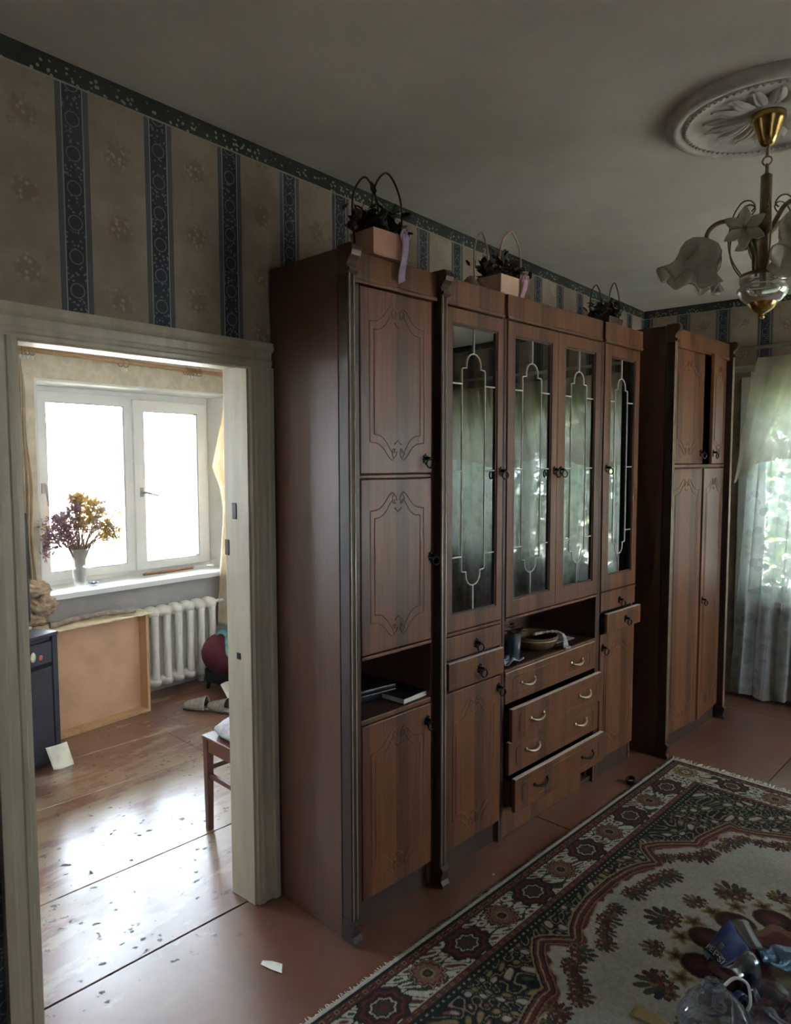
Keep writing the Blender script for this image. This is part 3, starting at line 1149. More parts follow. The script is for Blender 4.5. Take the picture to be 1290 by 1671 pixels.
    for k in range(len(P)):
        a, b_ = P[k], P[(k + 1) % len(P)]
        seg_ = np.linalg.norm(b_ - a)
        tpos = (.088 - cum) if cum < .088 else 0
        pos_ = tpos
        while pos_ < seg_:
            p = a + (b_ - a) * pos_ / seg_
            dirn = cen - p
            dirn /= np.linalg.norm(dirn)
            for dep_ in (.10, .13, .085):
                c_ = p + dirn * (dep_ + rp.uniform(-.008, .012))
                ii_, jj_ = int(c_[0] / ST), int(c_[1] / ST)
                if 0 < ii_ < ns and 0 < jj_ < nt and d[ii_, jj_] > .074:
                    spray(c_[0], c_[1], math.atan2(dirn[1], dirn[0]) + rp.uniform(-.4, .4), rp.uniform(.85, 1.15), (green, wine, wine * 1.2, olive * .8))
                    break
            pos_ += .088
        cum = (cum + seg_) % .088
    # centre medallion: plum lobes, gold heart, leaf sprays
    mc = (1.0, 1.42)
    for k in range(16):
        a = 2 * math.pi * k / 16
        big = 1.55 if k % 2 == 0 else 1.0
        spray(mc[0] + .40 * math.cos(a), mc[1] + .45 * math.sin(a), a, big, (green, navy * 1.4, wine * 1.1, olive))
    for k in range(22):
        a = 2 * math.pi * (k + .5) / 22
        stamp(mc[0] + .345 * math.cos(a), mc[1] + .39 * math.sin(a), .034, [(1, tan * .9), (.75, olive * 1.1), (.4, wine)], 5, .3, rp.random() * 6)
    for k in range(12):
        a = 2 * math.pi * k / 12
        stamp(mc[0] + .265 * math.cos(a), mc[1] + .31 * math.sin(a), .068, [(1, olive * .8), (.93, wine * .75), (.62, wine * 1.1), (.3, red)], 2, .08)
    stamp(mc[0], mc[1], .235, [(1, olive), (.97, rose * .8), (.85, red), (.6, navy), (.45, rose), (.25, tan)], 12, .07, 0, 1.12)
    # borders
    put(E_ < .262, navy)
    al = np.where(np.minimum(S, LS - S) <= np.minimum(T, LT - T), T, S)
    dots = (np.sin(al * 2 * np.pi / .026) > .35)
    put((E_ < .258) & (E_ > .234) & dots & (np.abs(E_ - .246) < .006), tan)
    put((E_ < .232) & (E_ > .206), red)
    put((E_ < .226) & (E_ > .212) & (np.sin(al * 2 * np.pi / .034) > .2), tan * .7)
    put((E_ < .222) & (E_ > .216) & (np.sin(al * 2 * np.pi / .034) > .6), navy)
    put((E_ < .206) & (E_ > .200), cream * .9)
    # cream band with curling leaves
    band = (E_ <= .200) & (E_ > .062)
    put(band, cream)
    w3, w4 = vn(14, 8), vn(14, 9)
    curl = np.sin(al * 2 * np.pi / .105 + 3 * w3 + (E_ - .13) * 62) * np.cos((E_ - .13) * 58 + 5 * w4)
    put(band & (np.abs(curl) < .16), green * .9)
    put(band & (curl > .72), tan * .9)
    put(band & (curl > .84), red)
    put(band & (curl < -.80), green)
    for side in range(4):
        n_ = 14 if side < 2 else 10
        for k in range(n_):
            pos = .37 + .2075 * k
            lim = (LT if side < 2 else LS) - .28
            if pos > lim:
                continue
            if side == 0:
                cx, cy, asp = .130, pos, 1.0
            elif side == 1:
                cx, cy, asp = LS - .130, pos, 1.0
            elif side == 2:
                cx, cy, asp = pos, .130, 1.0
            else:
                cx, cy, asp = pos, LT - .130, 1.0
            along = 0.0 if side < 2 else math.pi / 2
            if k % 2 == 1:
                stamp(cx, cy, .056, [(1.14, navy), (1.06, tan), (.98, red), (.80, rose * .9), (.62, olive), (.48, tan * .8), (.30, navy), (.16, red)], 12, .10)
            else:
                stamp(cx, cy, .072, [(1.08, navy), (1.0, wine), (.85, red), (.72, wine * .9), (.60, navy * 1.3), (.52, cream * .8), (.44, wine), (.36, green), (.2, red)], 8, .09, math.pi, 1.22 if side < 2 else .82)
    for cx in (.130, LS - .130):
        for cy in (.130, LT - .130):
            m_ = (np.abs(S - cx) < .068) & (np.abs(T - cy) < .068)
            C[m_] = cream * .8
            stamp(cx, cy, .052, [(1.2, olive), (1.0, tan), (.8, olive * .8), (.55, rose), (.35, cream * .8), (.2, red)], 12, .1)
    put((E_ <= .062) & (E_ > .056), navy)
    put((E_ <= .056) & (E_ > .028), red)
    put((E_ <= .050) & (E_ > .034) & (np.sin(al * 2 * np.pi / .030) > .1), tan * .8)
    put((E_ <= .046) & (E_ > .038) & (np.sin(al * 2 * np.pi / .030) > .55), wine * .6)
    put((E_ <= .028) & (E_ > .018), navy)
    put(E_ <= .018, cream * 1.08)
    C *= .80 * (.86 + .28 * vn(120, 21))[..., None] * (.92 + .16 * vn(5, 22))[..., None]
    Zg = .009 + .0025 * vn(3, 31) + .0012 * vn(90, 32)
    Zg[E_ < .004] = .004
    verts = np.stack([S, -T, Zg], -1).reshape(-1, 3)
    ii, jj = np.meshgrid(np.arange(ns - 1), np.arange(nt - 1), indexing='ij')
    a = (ii * nt + jj).ravel()
    quads = np.stack([a, a + 1, a + nt + 1, a + nt], -1)
    me = D.meshes.new('pile')
    me.vertices.add(len(verts))
    me.vertices.foreach_set('co', verts.ravel())
    nq = len(quads)
    me.loops.add(nq * 4)
    me.loops.foreach_set('vertex_index', quads.ravel())
    me.polygons.add(nq)
    me.polygons.foreach_set('loop_start', np.arange(nq) * 4)
    me.update(calc_edges=True)
    me.polygons.foreach_set('use_smooth', np.ones(nq, bool))
    at = me.color_attributes.new('rug_colour', 'FLOAT_COLOR', 'POINT')
    col4 = np.concatenate([C.reshape(-1, 3), np.ones((ns * nt, 1))], 1)
    at.data.foreach_set('color', col4.ravel())
    t_ = NT('rug_pile')
    an = t_.n('ShaderNodeAttribute', attribute_name='rug_colour')
    nz = t_.noise(t_.coord(), 260.0, 2)
    t_.bump(nz, .5, .003)
    t_.fin(an.outputs['Color'], .95, 0, .12)
    me.materials.append(t_.m)
    root = thing('rug', 'large patterned rug with cream field, dark scrolled corners and flower border', 'rug', (.780, 4.015, 0), rad(-4.4))
    o = D.objects.new('pile', me)
    COL.objects.link(o)
    o.parent = root
    MB().box(.002, LS - .002, -LT + .002, -.002, .0008, .0085).build('backing', plain('rug_backing', (.42, .38, .3), .95), root)
    fr = MB()
    k = 0
    x_ = .004
    while x_ < LS - .004:
        L_ = rp.uniform(.030, .062)
        dx = rp.uniform(-.020, .020)
        for y0, sg in ((0, 1),):
            fr.tube([(x_, y0 - .004, .006), (x_ + dx * .4, y0 + sg * L_ * .5, rp.uniform(.006, .012)), (x_ + dx, y0 + sg * L_, .003)], [.0022, .0018, .0008], 4)
        x_ += rp.uniform(.004, .0075)
    fr.build('fringe', plain('rug_fringe', (.56, .52, .43), .9, 0, .2, 60), root, kind='stuff')
    se = MB()
    y_ = .0
    while y_ < LT:
        se.tube([(.004, -y_, .007), (-rp.uniform(.004, .017), -y_ - rp.uniform(-.006, .006), .004)], [.0022, .0012], 4)
        y_ += rp.uniform(.006, .012)
    se.build('selvedge_tufts', plain('selvedge', (.54, .51, .43), .9, 0, .2, 60), root, kind='stuff')


vn_mask = np.zeros((130, 180), bool)
make_rug()

# ------------------------------------------------------------------ ceiling rose and chandelier
AX = Vector((1.482, 2.645, 0))
MT['plaster'] = plain('rose_plaster', (.62, .60, .54), .75, 0, .08, 20)
RO = thing('ceiling_rose', 'round white plaster rose with moulded rings on the ceiling', 'ceiling rose', (AX.x, AX.y, H))
pr_ = [(.318, 0), (.318, -.010), (.308, -.026), (.292, -.034), (.276, -.032), (.268, -.022), (.262, -.022), (.258, -.028), (.250, -.029), (.244, -.022), (.200, -.016), (.10, -.012), (.03, -.012), (0, -.012)]
MB().lathe(pr_, 72).build('moulded_disc', 'plaster', RO)
bd = MB()
for k in range(76):
    a = 2 * math.pi * k / 76
    bd.ball((.2545 * math.cos(a), .2545 * math.sin(a), -.029), .0065, nu=4, nv=6)
bd.build('bead_ring', 'plaster', RO)
for k in range(16):
    a = 2 * math.pi * k / 16
    lf = MB()
    A_ = Matrix.Rotation(a, 4, 'Z')

    def lfn(u, v, A_=A_):
        r_ = .075 + .125 * u
        w_ = .026 * math.sin(math.pi * min(1, u * .92 + .05)) ** .7
        y = (v - .5) * 2 * w_
        z = -.012 - .016 * math.sin(math.pi * min(1, u + .02)) * (1 - (2 * v - 1) ** 2 * .55) + .006 * (abs(v - .5) < .08)
        if u > .85:
            z -= .010 * (u - .85) / .15
        return A_ @ Vector((r_, y, z))
    lf.grid(lfn, 10, 10)
    lf.build('acanthus_leaf', 'plaster', RO)

MT['frost'] = film('frosted_glass', (.95, .93, .86), (.86, .82, .70), .46)
t_ = NT('clear_crystal')
t_.fin((.82, .80, .76), .06, 0, .6, **{'Transmission Weight': .75})
MT['crystal'] = t_.m
CH = thing('chandelier', 'brass chandelier with frosted flower-shaped glass shades and glass bowl', 'chandelier', (AX.x, AX.y, 0), 0)
MB().lathe([(0, 2.838), (.052, 2.838), (.053, 2.820), (.048, 2.812), (.030, 2.762), (.020, 2.742), (.008, 2.736), (0, 2.735)], 28).build('canopy', 'brass', CH)
b = MB().tube([(0, 0, 2.74), (0, 0, 2.705)], .006, 8)
b.tube(arc((0, 0, 2.690), .014, 0, 2 * math.pi * 15 / 16, 15, (1, 0, 0), (0, 0, 1)), .003, 6, closed=True)
b.tube(arc((0, 0, 2.668), .012, 0, 2 * math.pi * 15 / 16, 15, (0, 1, 0), (0, 0, 1)), .003, 6, closed=True)
b.tube([(0, 0, 2.66), (0, 0, 2.64)], .006, 8)
b.build('hook_chain', 'old_brass', CH)
MB().lathe([(0, 2.648), (.010, 2.648), (.018, 2.642), (.018, 2.49), (.022, 2.486), (.022, 2.468), (.017, 2.464), (.017, 2.29), (0, 2.29)], 20).build('stem', 'old_brass', CH)
MB().lathe([(.070, 2.318), (.074, 2.314), (.072, 2.296), (.068, 2.290), (.072, 2.282), (.080, 2.272), (.079, 2.262), (.070, 2.246), (.056, 2.232), (.040, 2.226), (0, 2.226)], 30).build('glass_bowl', 'crystal', CH)
MB().lathe([(.046, 2.232), (.044, 2.222), (.034, 2.208), (.018, 2.197), (.008, 2.193), (.006, 2.188), (.009, 2.182), (.006, 2.176), (0, 2.174)], 24).build('finial', 'brass', CH)
MB().lathe([(.071, 2.312), (.074, 2.318), (.071, 2.324), (.066, 2.318)], 30).build('bowl_rim', 'old_brass', CH)
toward = Vector((CAM.x - AX.x, CAM.y - AX.y, 0)).normalized()
right_ = Vector((-toward.y, toward.x, 0))
if right_.dot(rgt) < 0:
    right_ = -right_


def az(deg):
    return right_ * math.cos(rad(deg)) + toward * math.sin(rad(deg))


UPZ = Vector((0, 0, 1))
for k, ph in enumerate((182, 58, -62)):
    dr = az(ph)
    sd = UPZ.cross(dr)
    ps = smooth_path([dr * .015 + UPZ * 2.455, dr * .05 + UPZ * 2.475, dr * .095 + UPZ * 2.508, dr * .14 + UPZ * 2.512, dr * .172 + UPZ * 2.490, dr * .182 + UPZ * 2.455], 6)
    arm = MB().tube(ps, .0075, 8).build('arm', 'old_brass', CH)
    ax_d = (dr * .33 - UPZ * .94).normalized()
    s2 = ax_d.cross(sd).normalized()
    c0 = dr * .180 + UPZ * 2.462
    MB().tube([c0, c0 + ax_d * .045], [.020, .016], 14).build('socket', 'old_brass', arm)

    def petal(r, a, z, c0=c0, ax_d=ax_d, sd=sd, s2=s2):
        tt = z
        ruf = 1 + (.10 + .10 * tt) * tt * math.cos(6 * a) + .03 * tt * math.cos(17 * a)
        lip = .020 * (tt ** 3) * math.cos(6 * a + .7)
        return c0 + ax_d * (tt * .150 - lip) + (sd * math.cos(a) + s2 * math.sin(a)) * r * ruf
    prs = [(.022, .0), (.046, .05), (.062, .16), (.068, .32), (.066, .5), (.068, .66), (.078, .8), (.093, .92), (.103, 1.0)]
    MB().lathe(prs, 72, fn=petal).build('glass_shade', 'frost', CH, solid=.003)
    for q_ in range(3):
        lf = MB()
        la = 2 * math.pi * q_ / 3 + .4
        dd_ = (sd * math.cos(la) + s2 * math.sin(la))

        def lg(u, v, dd_=dd_, c0=c0, ax_d=ax_d):
            w_ = .028 * math.sin(math.pi * min(1, u + .03)) ** .8
            tn = ax_d.cross(dd_)
            return c0 + ax_d * (.02 + .075 * u) + dd_ * (.050 + .026 * math.sin(u * 2.2)) + tn * ((v - .5) * 2 * w_)
        lf.grid(lg, 8, 6)
        lf.build('leaf_cap', 'frost', CH, solid=.002)
    # thin curling wires rising from the bowl
    for da in (-26, 24):
        e_ = az(ph + da)
        ps = smooth_path([e_ * .070 + UPZ * 2.318, e_ * .105 + UPZ * 2.37, e_ * .118 + UPZ * 2.43, e_ * .105 + UPZ * 2.51, e_ * .078 + UPZ * 2.555, e_ * .050 + UPZ * 2.562, e_ * .034 + UPZ * 2.545, e_ * .045 + UPZ * 2.528], 6)
        MB().tube(ps, .0026, 6).build('curl_wire', 'old_brass', CH)
for ph in (128, 8, -112):
    e_ = az(ph)
    c0 = e_ * .088 + UPZ * 2.462
    if ph == 128:
        c0 = right_ * -.060 + toward * .070 + UPZ * 2.462
        e_ = (toward - UPZ * .12).normalized()
    tn = UPZ.cross(e_).normalized()
    up_ = e_.cross(tn)
    fl = MB()
    for q_ in range(6):
        a = math.pi / 2 + q_ * math.pi / 3

        def pg(u, v, a=a):
            aa = a + (v - .5) * 1.25 * (1 - .45 * u ** 2)
            r_ = .006 + .064 * u * (1 - .75 * abs(v - .5) * u)
            return c0 + (tn * math.cos(aa) + up_ * math.sin(aa)) * r_ + e_ * (.014 * u - .012 * u * u + .004 * math.cos((v - .5) * 6))
        fl.grid(pg, 7, 6)
    fo = fl.build('glass_flower', 'frost', CH, solid=.003)
    MB().ball(c0 + e_ * .006, .007, nu=6, nv=8).build('flower_heart', 'old_brass', fo)
    MB().tube([az(ph) * .045 + UPZ * 2.31, az(ph) * .05 + UPZ * 2.38, c0 - e_ * .004], .006, 8).build('flower_stem', 'old_brass', fo)

# ------------------------------------------------------------------ lace curtains at the far window
MT['lace'] = cloth('lace_curtain', (.80, .84, .84), (.92, .94, .94), transp=.18, transl=.74, sc=22, pattern='lace')
MT['thick_lace'] = cloth('dense_lace', (.55, .52, .45), (.66, .62, .54), transp=.30, transl=.7, sc=22, pattern='lace')
MT['sheer'] = cloth('sheer_valance', (.55, .50, .38), (.66, .61, .48), transp=.35, transl=.6, sc=8, pattern='sheer')


def curtain(name, mat, x0, x1, z0fn, z1, y, folds, amp, label, cat, nx=150, nz=40, flare=.0, seed=0):
    b_ = MB()

    def g(u, v):
        z0 = z0fn(u)
        z = z1 + (z0 - z1) * v
        xl = x0 - flare * v
        x = xl + (x1 - xl) * u
        ph = u * folds * 2 * math.pi
        a = amp * (.35 + .65 * v)
        yy = y + a * math.sin(ph + .8 * math.sin(v * 2.1 + seed)) + .4 * a * math.sin(ph * 2.3 + v * 3 + seed)
        x += .012 * math.sin(ph * 1.7 + v * 4 + seed)
        return (x, yy, z)
    b_.grid(g, nx, nz)
    return tag(b_.build(name, mat), label, cat)


curtain('lace_curtain', 'lace', .800, 1.86, lambda u: .03 + .012 * math.sin(u * 23), 2.315, 5.385, 9, .022, 'floor-length white lace curtain over the far window', 'curtain', flare=.07)
curtain('lace_curtain', 'lace', 1.80, 3.90, lambda u: .03 + .012 * math.sin(u * 23), 2.315, 5.375, 12, .022, 'second lace panel hanging right of the far window', 'curtain', seed=2)
curtain('valance', 'sheer', .865, 3.90, lambda u: 1.62 + .10 * abs(math.sin(u * 9.0 + .2)) - (.10 * max(0, 1 - u * 18)), 2.40, 5.325, 15, .022, 'short beige sheer valance over the lace curtain', 'valance', nx=220, seed=4, flare=.15)
b = MB()  # unseen lace added to cut the fill light from the right
b.grid(lambda u, v: (3.93 + .02 * math.sin(u * 80) * (.3 + v), 3.1 + 2.2 * u, 2.45 - 2.40 * v), 120, 30)
tag(b.build('lace_curtain', 'thick_lace'), 'unseen dense lace added to dim the fill window opposite the cabinets', 'curtain')
b = MB()  # unseen lace added to soften the fill light beside the viewer
b.grid(lambda u, v: (3.93 + .02 * math.sin(u * 60) * (.3 + v), -.75 + 1.9 * u, 2.40 - 2.35 * v), 90, 30)
tag(b.build('lace_curtain', 'thick_lace'), 'unseen dense lace added to dim the fill window beside the viewer', 'curtain')
rb = thing('curtain_rail', 'white round curtain rail above the lace curtain', 'curtain rail', (0, 0, 0))
MB().tube([(.50, 5.36, 2.335), (3.6, 5.36, 2.335)], .022, 12).build('rail', 'pvc', rb)
for x_ in (.62, 2.0, 3.4):
    MB().tube([(x_, 5.36, 2.335), (x_, 5.499, 2.335)], .008, 8).build('bracket', 'iron', rb)
tag(MB().tube([(.56, 5.46, 2.488), (3.9, 5.46, 2.50)], .013, 10).build('heating_pipe', plain('pipe_paint', (.36, .34, .28), .5)), 'thin painted pipe running along the wall above the curtain rail', 'pipe')

# ------------------------------------------------------------------ things on top of the cabinets
MT['pink_card'] = plain('pink_card', (.52, .27, .20), .7, 0, .08, 14)
MT['pink_card2'] = plain('pale_pink_card', (.62, .42, .31), .7, 0, .08, 14)
MT['dark_leaf'] = plain('dark_leaves', (.022, .030, .014), .6, 0, .4, 40)
MT['dry_leaf'] = plain('dry_leaves', (.10, .055, .035), .7, 0, .4, 40)
MT['dark_cane'] = plain('dark_cane', (.030, .018, .013), .5, 0, .2, 40)
MT['pink_cane'] = plain('pinkish_cane', (.45, .29, .22), .5, 0, .15, 40)
MT['lilac'] = plain('lilac_ribbon', (.36, .26, .42), .45, 0, .12, 30)
MT['mauve'] = plain('mauve_ribbon', (.48, .25, .36), .4, 0, .12, 30)


def leaves(root, name, c, sx, sy, sz, n, mat, seed, L=(.03, .055)):
    r_ = random.Random(seed)
    b_ = MB()
    for _ in range(n):
        p = (c[0] + r_.gauss(0, sx), c[1] + r_.gauss(0, sy), c[2] + abs(r_.gauss(0, sz)))
        d_ = Vector((r_.uniform(-1, 1), r_.uniform(-1, 1), r_.uniform(-.25, 1)))
        l_ = r_.uniform(*L)
        b_.leaf(p, d_, (r_.uniform(-.5, .5), r_.uniform(-.5, .5), 1), l_, l_ * r_.uniform(.4, .7))
    return b_.build(name, mat, root, kind='stuff')


def basket(loc, rz, w, dep, h, card, cane, label, hoops, seed, ribbon='lilac', rib_len=.13, side=1):
    root = thing('flower_basket', label, 'basket', loc, DL + rz, 'gift baskets on top of the cabinets')
    b_ = MB()
    t_ = .003
    e = .010
    outer = [(-dep / 2, -w / 2), (dep / 2, -w / 2), (dep / 2, w / 2), (-dep / 2, w / 2)]
    vs = []
    for (k, z_) in ((0, 0), (e, h), (e - t_, h), (-t_, .004)):
        for px, py in outer:
            vs.append((px + math.copysign(k, px), py + math.copysign(k, py), z_))
    fs = [(3, 2, 1, 0), (12, 13, 14, 15)]
    for r_ in range(3):
        for k in range(4):
            fs.append((r_ * 4 + k, r_ * 4 + (k + 1) % 4, r_ * 4 + 4 + (k + 1) % 4, r_ * 4 + 4 + k))
    b_.raw(vs, fs).build('box', card, root)
    for (y0, y1, x_, hh) in hoops:
        a = (y0 + y1) / 2
        pts = smooth_path([(x_, y0 + .014, h * .3), (x_, y0, h + hh * .35), (x_, y0 + (y1 - y0) * .12, h + hh * .75), (x_, a, h + hh), (x_, y1 - (y1 - y0) * .12, h + hh * .75), (x_, y1, h + hh * .35), (x_, y1 - .014, h * .3)], 6)
        MB().tube(pts, .0038, 6).build('handle', cane, root)
    leaves(root, 'foliage', (0, -.005, h), dep * .30, w * .36, .034, 170, 'dark_leaf', seed)
    leaves(root, 'dried_flowers', (0, -w * .1, h + .004), dep * .26, w * .32, .030, 120, 'dry_leaf', seed + 1, (.022, .045))
    if ribbon:
        yr = w / 2 * side - .012 * side
        x0 = dep / 2 + e + .004
        rb_ = MB()

        def rg(u, v):
            z = h * 1.05 - u * rib_len
            return (x0 + .006 * math.sin(u * 5) + .004, yr + (v - .5) * .034 * (1 - .15 * math.sin(u * 3)) - .012 * u, z - (.016 * (1 - v) if u > .95 else 0))
        rb_.grid(rg, 14, 4)
        rb_.build('ribbon', ribbon, root, solid=.0012)
        lp = MB()
        for s_ in (-1, 1):
            c_ = Vector((x0 + .006, yr + s_ * .012, h * 1.02))
            lp.tube(arc(c_, .014, 0, 2 * math.pi * 11 / 12, 11, (0, .8, .3), (.2, 0, 1)), .005, 6, closed=True, flat=.4)
        lp.build('bow', ribbon, root)
    return root


basket(cw(.190, -.066, ZT + .001), rad(0), .150, .10, .085, 'pink_card', 'dark_cane', 'pink box basket with dark hoops and lilac ribbon on the cabinet by the doorway',
       [(-.062, .085, .03, .21), (-.10, .028, -.03, .20)], 41, 'lilac', .16)
basket(cw(.985, -.115, ZT + .001), rad(0), .165, .11, .082, 'pink_card2', 'pink_cane', 'pale pink box basket with thin pink hoops on the wide cabinet',
       [(-.055, .100, .03, .205), (-.145, -.045, -.04, .19)], 51, 'mauve', .09)
basket(cw(2.00, -.16, ZT + .001), rad(3), .15, .10, .06, 'dry_leaf', 'dark_cane', 'dark dried-flower basket with two hoops beside the wardrobe',
       [(-.01, .12, .02, .20), (-.15, -.01, -.02, .17)], 61, None)
# loose brown wrapping beside the middle basket
wr = MB()
wr.grid(lambda u, v: Vector(cw(.78 + .13 * u, -.10 - .10 * v, ZT + .004 + .055 * math.sin(math.pi * v) * (.5 + .6 * abs(math.sin(u * 7.0))) + .012 * math.sin(u * 17 + v * 9))), 20, 12)
tag(wr.build('wrapping_paper', plain('brown_wrapping', (.17, .10, .075), .7, 0, .2, 20), solid=.002), 'crumpled brown wrapping beside the pale pink basket', 'paper')

# ------------------------------------------------------------------ things in the open niches
bkz = .7765
BK = thing('book', 'dark covered book with white page edges in the left niche', 'book', cw(.365, -.115, bkz), DL + rad(4))
MB().box(-.062, .060, -.072, .072, .003, .021).build('pages', plain('page_block', (.66, .63, .56), .8, 0, .06, 90), BK)
MB().box(-.064, .063, -.074, .074, 0, .003).box(-.064, .063, -.074, .074, .021, .024).box(-.066, -.062, -.074, .074, 0, .024).build('cover', plain('dark_cover', (.016, .018, .024), .45), BK, .001)
BX = thing('black_case', 'flat black case lying behind the book in the niche', 'case', cw(.27, -.235, bkz), DL + rad(-8))
MB().box(-.07, .07, -.10, .10, 0, .028).build('case_base', plain('black_plastic', (.016, .017, .02), .35), BX, .004)
MB().box(-.07, .07, -.10, .10, .030, .048).build('case_lid', plain('black_plastic_lid', (.018, .019, .023), .3), BX, .006)

t_ = NT('clear_glass')
t_.fin((.92, .96, .97), .04, 0, .5, **{'Transmission Weight': 1.0, 'IOR': 1.35})
MT['glass'] = t_.m
MT['vase_glass'] = glass_pane('thin_vase_glass', (.93, .95, .95), 1.3)
VS = thing('glass_tumbler', 'tall clear drinking glass standing at the left of the middle niche', 'glass', cw(1.085, -.100, bkz + .003), DL)
MB().lathe([(0, .002), (.024, .002), (.026, .006), (.032, .130), (.0305, .130), (.0245, .012), (0, .010)], 28).build('glass_wall', film('tumbler_glass', (.82, .88, .90), (.50, .58, .62), .16), VS)
MB().lathe([(0, .0), (.022, .0), (.0245, .006), (.020, .010), (0, .011)], 20).build('amber_base', plain('amber_glass', (.42, .22, .06), .15), VS)
leaves(VS, 'dry_sprig', (0, 0, .115), .016, .02, .03, 40, 'dry_leaf', 71, (.02, .045))
PB = MB()
PB.grid(lambda u, v: Vector(cw(.950 + .15 * u + .01 * math.sin(v * 9), -.125 + .068 * v, bkz + .010 + .010 * math.sin(u * 11 + v * 3) * math.sin(v * 8 + 1) + .008 * math.sin(math.pi * u))), 24, 16)
tag(PB.build('plastic_bag', plain('pale_blue_film', (.42, .52, .60), .2, 0, .2, 30), solid=.0015), 'crumpled bluish plastic film in front of the drinking glass', 'plastic bag')

BW = thing('wooden_bowl', 'turned brown wooden bowl in the middle niche', 'bowl', cw(1.345, -.165, bkz + .003), DL)
MB().lathe([(0, .0), (.075, .0), (.098, .014), (.112, .040), (.113, .052), (.118, .054), (.116, .066), (.110, .066), (.106, .045), (.085, .018), (0, .014)], 36).build('bowl_body', wood('bowl_wood', (.24, .13, .06), (.12, .06, .03), .02), BW)
MB().lathe([(.1135, .048), (.1165, .050), (.1135, .052)], 36).build('bowl_ring', 'gold', BW)
BD = MB()
r_ = random.Random(9)
o0 = cw(1.425, -.085, 0)
strands = [smooth_path([o0 + Vector((-.06, -.03, bkz + .072)), o0 + Vector((-.01, .005, bkz + .078)), o0 + Vector((.030, .012 + s_ * .006, bkz + .062)), o0 + Vector((.042, .012 + s_ * .016, bkz + .020)), o0 + Vector((.045, .012 + s_ * .020, bkz + .004)), o0 + Vector((.060, .018 * s_ + .004, bkz + .007))], 8) for s_ in (-1, .2, 1)]
for sp in strands:
    for i, p in enumerate(sp):
        BD.ball(p, .0058 + .0015 * (i % 3 == 0), nu=5, nv=6)
tag(BD.build('bead_string', plain('white_beads', (.70, .66, .62), .3, 0, .1, 60)), 'string of white beads hanging over the wooden bowl', 'beads')
ST = MB()
ST.box(-.006, .006, -.075, .075, 0, .012, Matrix.Translation(cw(1.33, -.13, bkz + .074)) @ Matrix.Rotation(DL + rad(18), 4, 'Z') @ Matrix.Rotation(rad(-9), 4, 'X'))
tag(ST.build('wooden_slat', plain('pale_slat', (.42, .35, .27), .5), None, .002), 'pale wooden spatula lying across the wooden bowl', 'slat')  # a plain pale slat laid across the bowl
SH = MB()
SH.grid(lambda u, v: Vector(cw(1.47 + .17 * u, -.11 - .15 * v, bkz + .0045 + .002 * math.sin(u * 6 + v * 4))), 8, 8)
tag(SH.build('paper_sheet', plain('grey_sheet', (.28, .25, .22), .7), solid=.001), 'flat greyish sheet lying in the middle niche beside the bowl', 'paper')

# dishes behind the glass
MT['china'] = plain('white_china', (.55, .54, .50), .25, 0, .05, 10)
PLATE = [(0, .004), (.05, .004), (.075, .012), (.098, .018), (.098, .021), (.074, .016), (.05, .008), (0, .008)]


def plate(loc, rot, label):
    b_ = MB().lathe(PLATE, 28, Matrix.Translation(loc) @ Matrix.Rotation(DL, 4, 'Z') @ Matrix.Rotation(rad(rot), 4, 'Y'))
    tag(b_.build('plate', 'china'), label, 'plate', 'plates behind the cabinet glass')


plate(cw(.575, -.19, 1.118), 78, 'white plate standing behind the left leaded glass door')
plate(cw(.615, -.27, 1.116), 80, 'second white plate leaning farther back behind the left leaded glass')
GOB = [(0, 0), (.028, 0), (.028, .003), (.005, .008), (.005, .06), (.022, .075), (.030, .105), (.028, .135), (.0265, .135), (.028, .105), (.020, .078), (0, .068)]
for i, (u_, n_) in enumerate(((1.06, -.18), (1.15, -.24), (1.23, -.17), (1.46, -.2), (1.58, -.25))):
    g_ = thing('wine_glass', ('stemmed glass nearest the left edge on the shelf of the wide cabinet', 'stemmed glass second from the left in the wide cabinet', 'stemmed glass third from the left in the wide cabinet',
               'stemmed glass behind the right door of the wide cabinet', 'stemmed glass farthest right in the wide cabinet')[i], 'glass', cw(u_, n_, 1.0125), DL, 'stemmed glasses in the wide cabinet')
    MB().lathe(GOB[:6] + [(0, .075)], 16).build('stem', 'vase_glass', g_)
    MB().lathe(GOB[5:], 16).build('cup', 'vase_glass', g_)

# ------------------------------------------------------------------ plastic bottles on the rug


MT['film'] = film('clear_plastic', (.88, .92, .96), (.55, .60, .68), .10)
MT['film_blue'] = film('blue_plastic', (.60, .78, .95), (.35, .55, .80), .22)
MT['film_lilac'] = film('greyish_plastic', (.80, .80, .90), (.50, .48, .62), .13)
MT['label_blue'] = plain('blue_label', (.013, .030, .18), .35, 0, .15, 30)
MT['label_navy'] = plain('navy_label', (.008, .012, .05), .35, 0, .15, 30)
MT['cap_blue'] = plain('blue_cap', (.01, .025, .14), .35)
MT['white_pl'] = plain('white_plastic', (.72, .74, .74), .35)


def crush(amp, sc, seed, fl=1.0, ribs=0):
    off = Vector((seed * 3.1, seed * 1.7, seed * .9))

    def f(r, a, z):
        p = Vector((r * math.cos(a), r * math.sin(a) * fl, z))
        n_ = mnoise.noise(p * sc + off)
        n2 = mnoise.noise(p * sc * 2.3 - off)
        k = 1 - amp * max(0, abs(n_) * 1.6 - .15) + .25 * amp * n2
        return Vector((p.x * k, p.y * k, z + .1 * amp * r * n2))
    return f


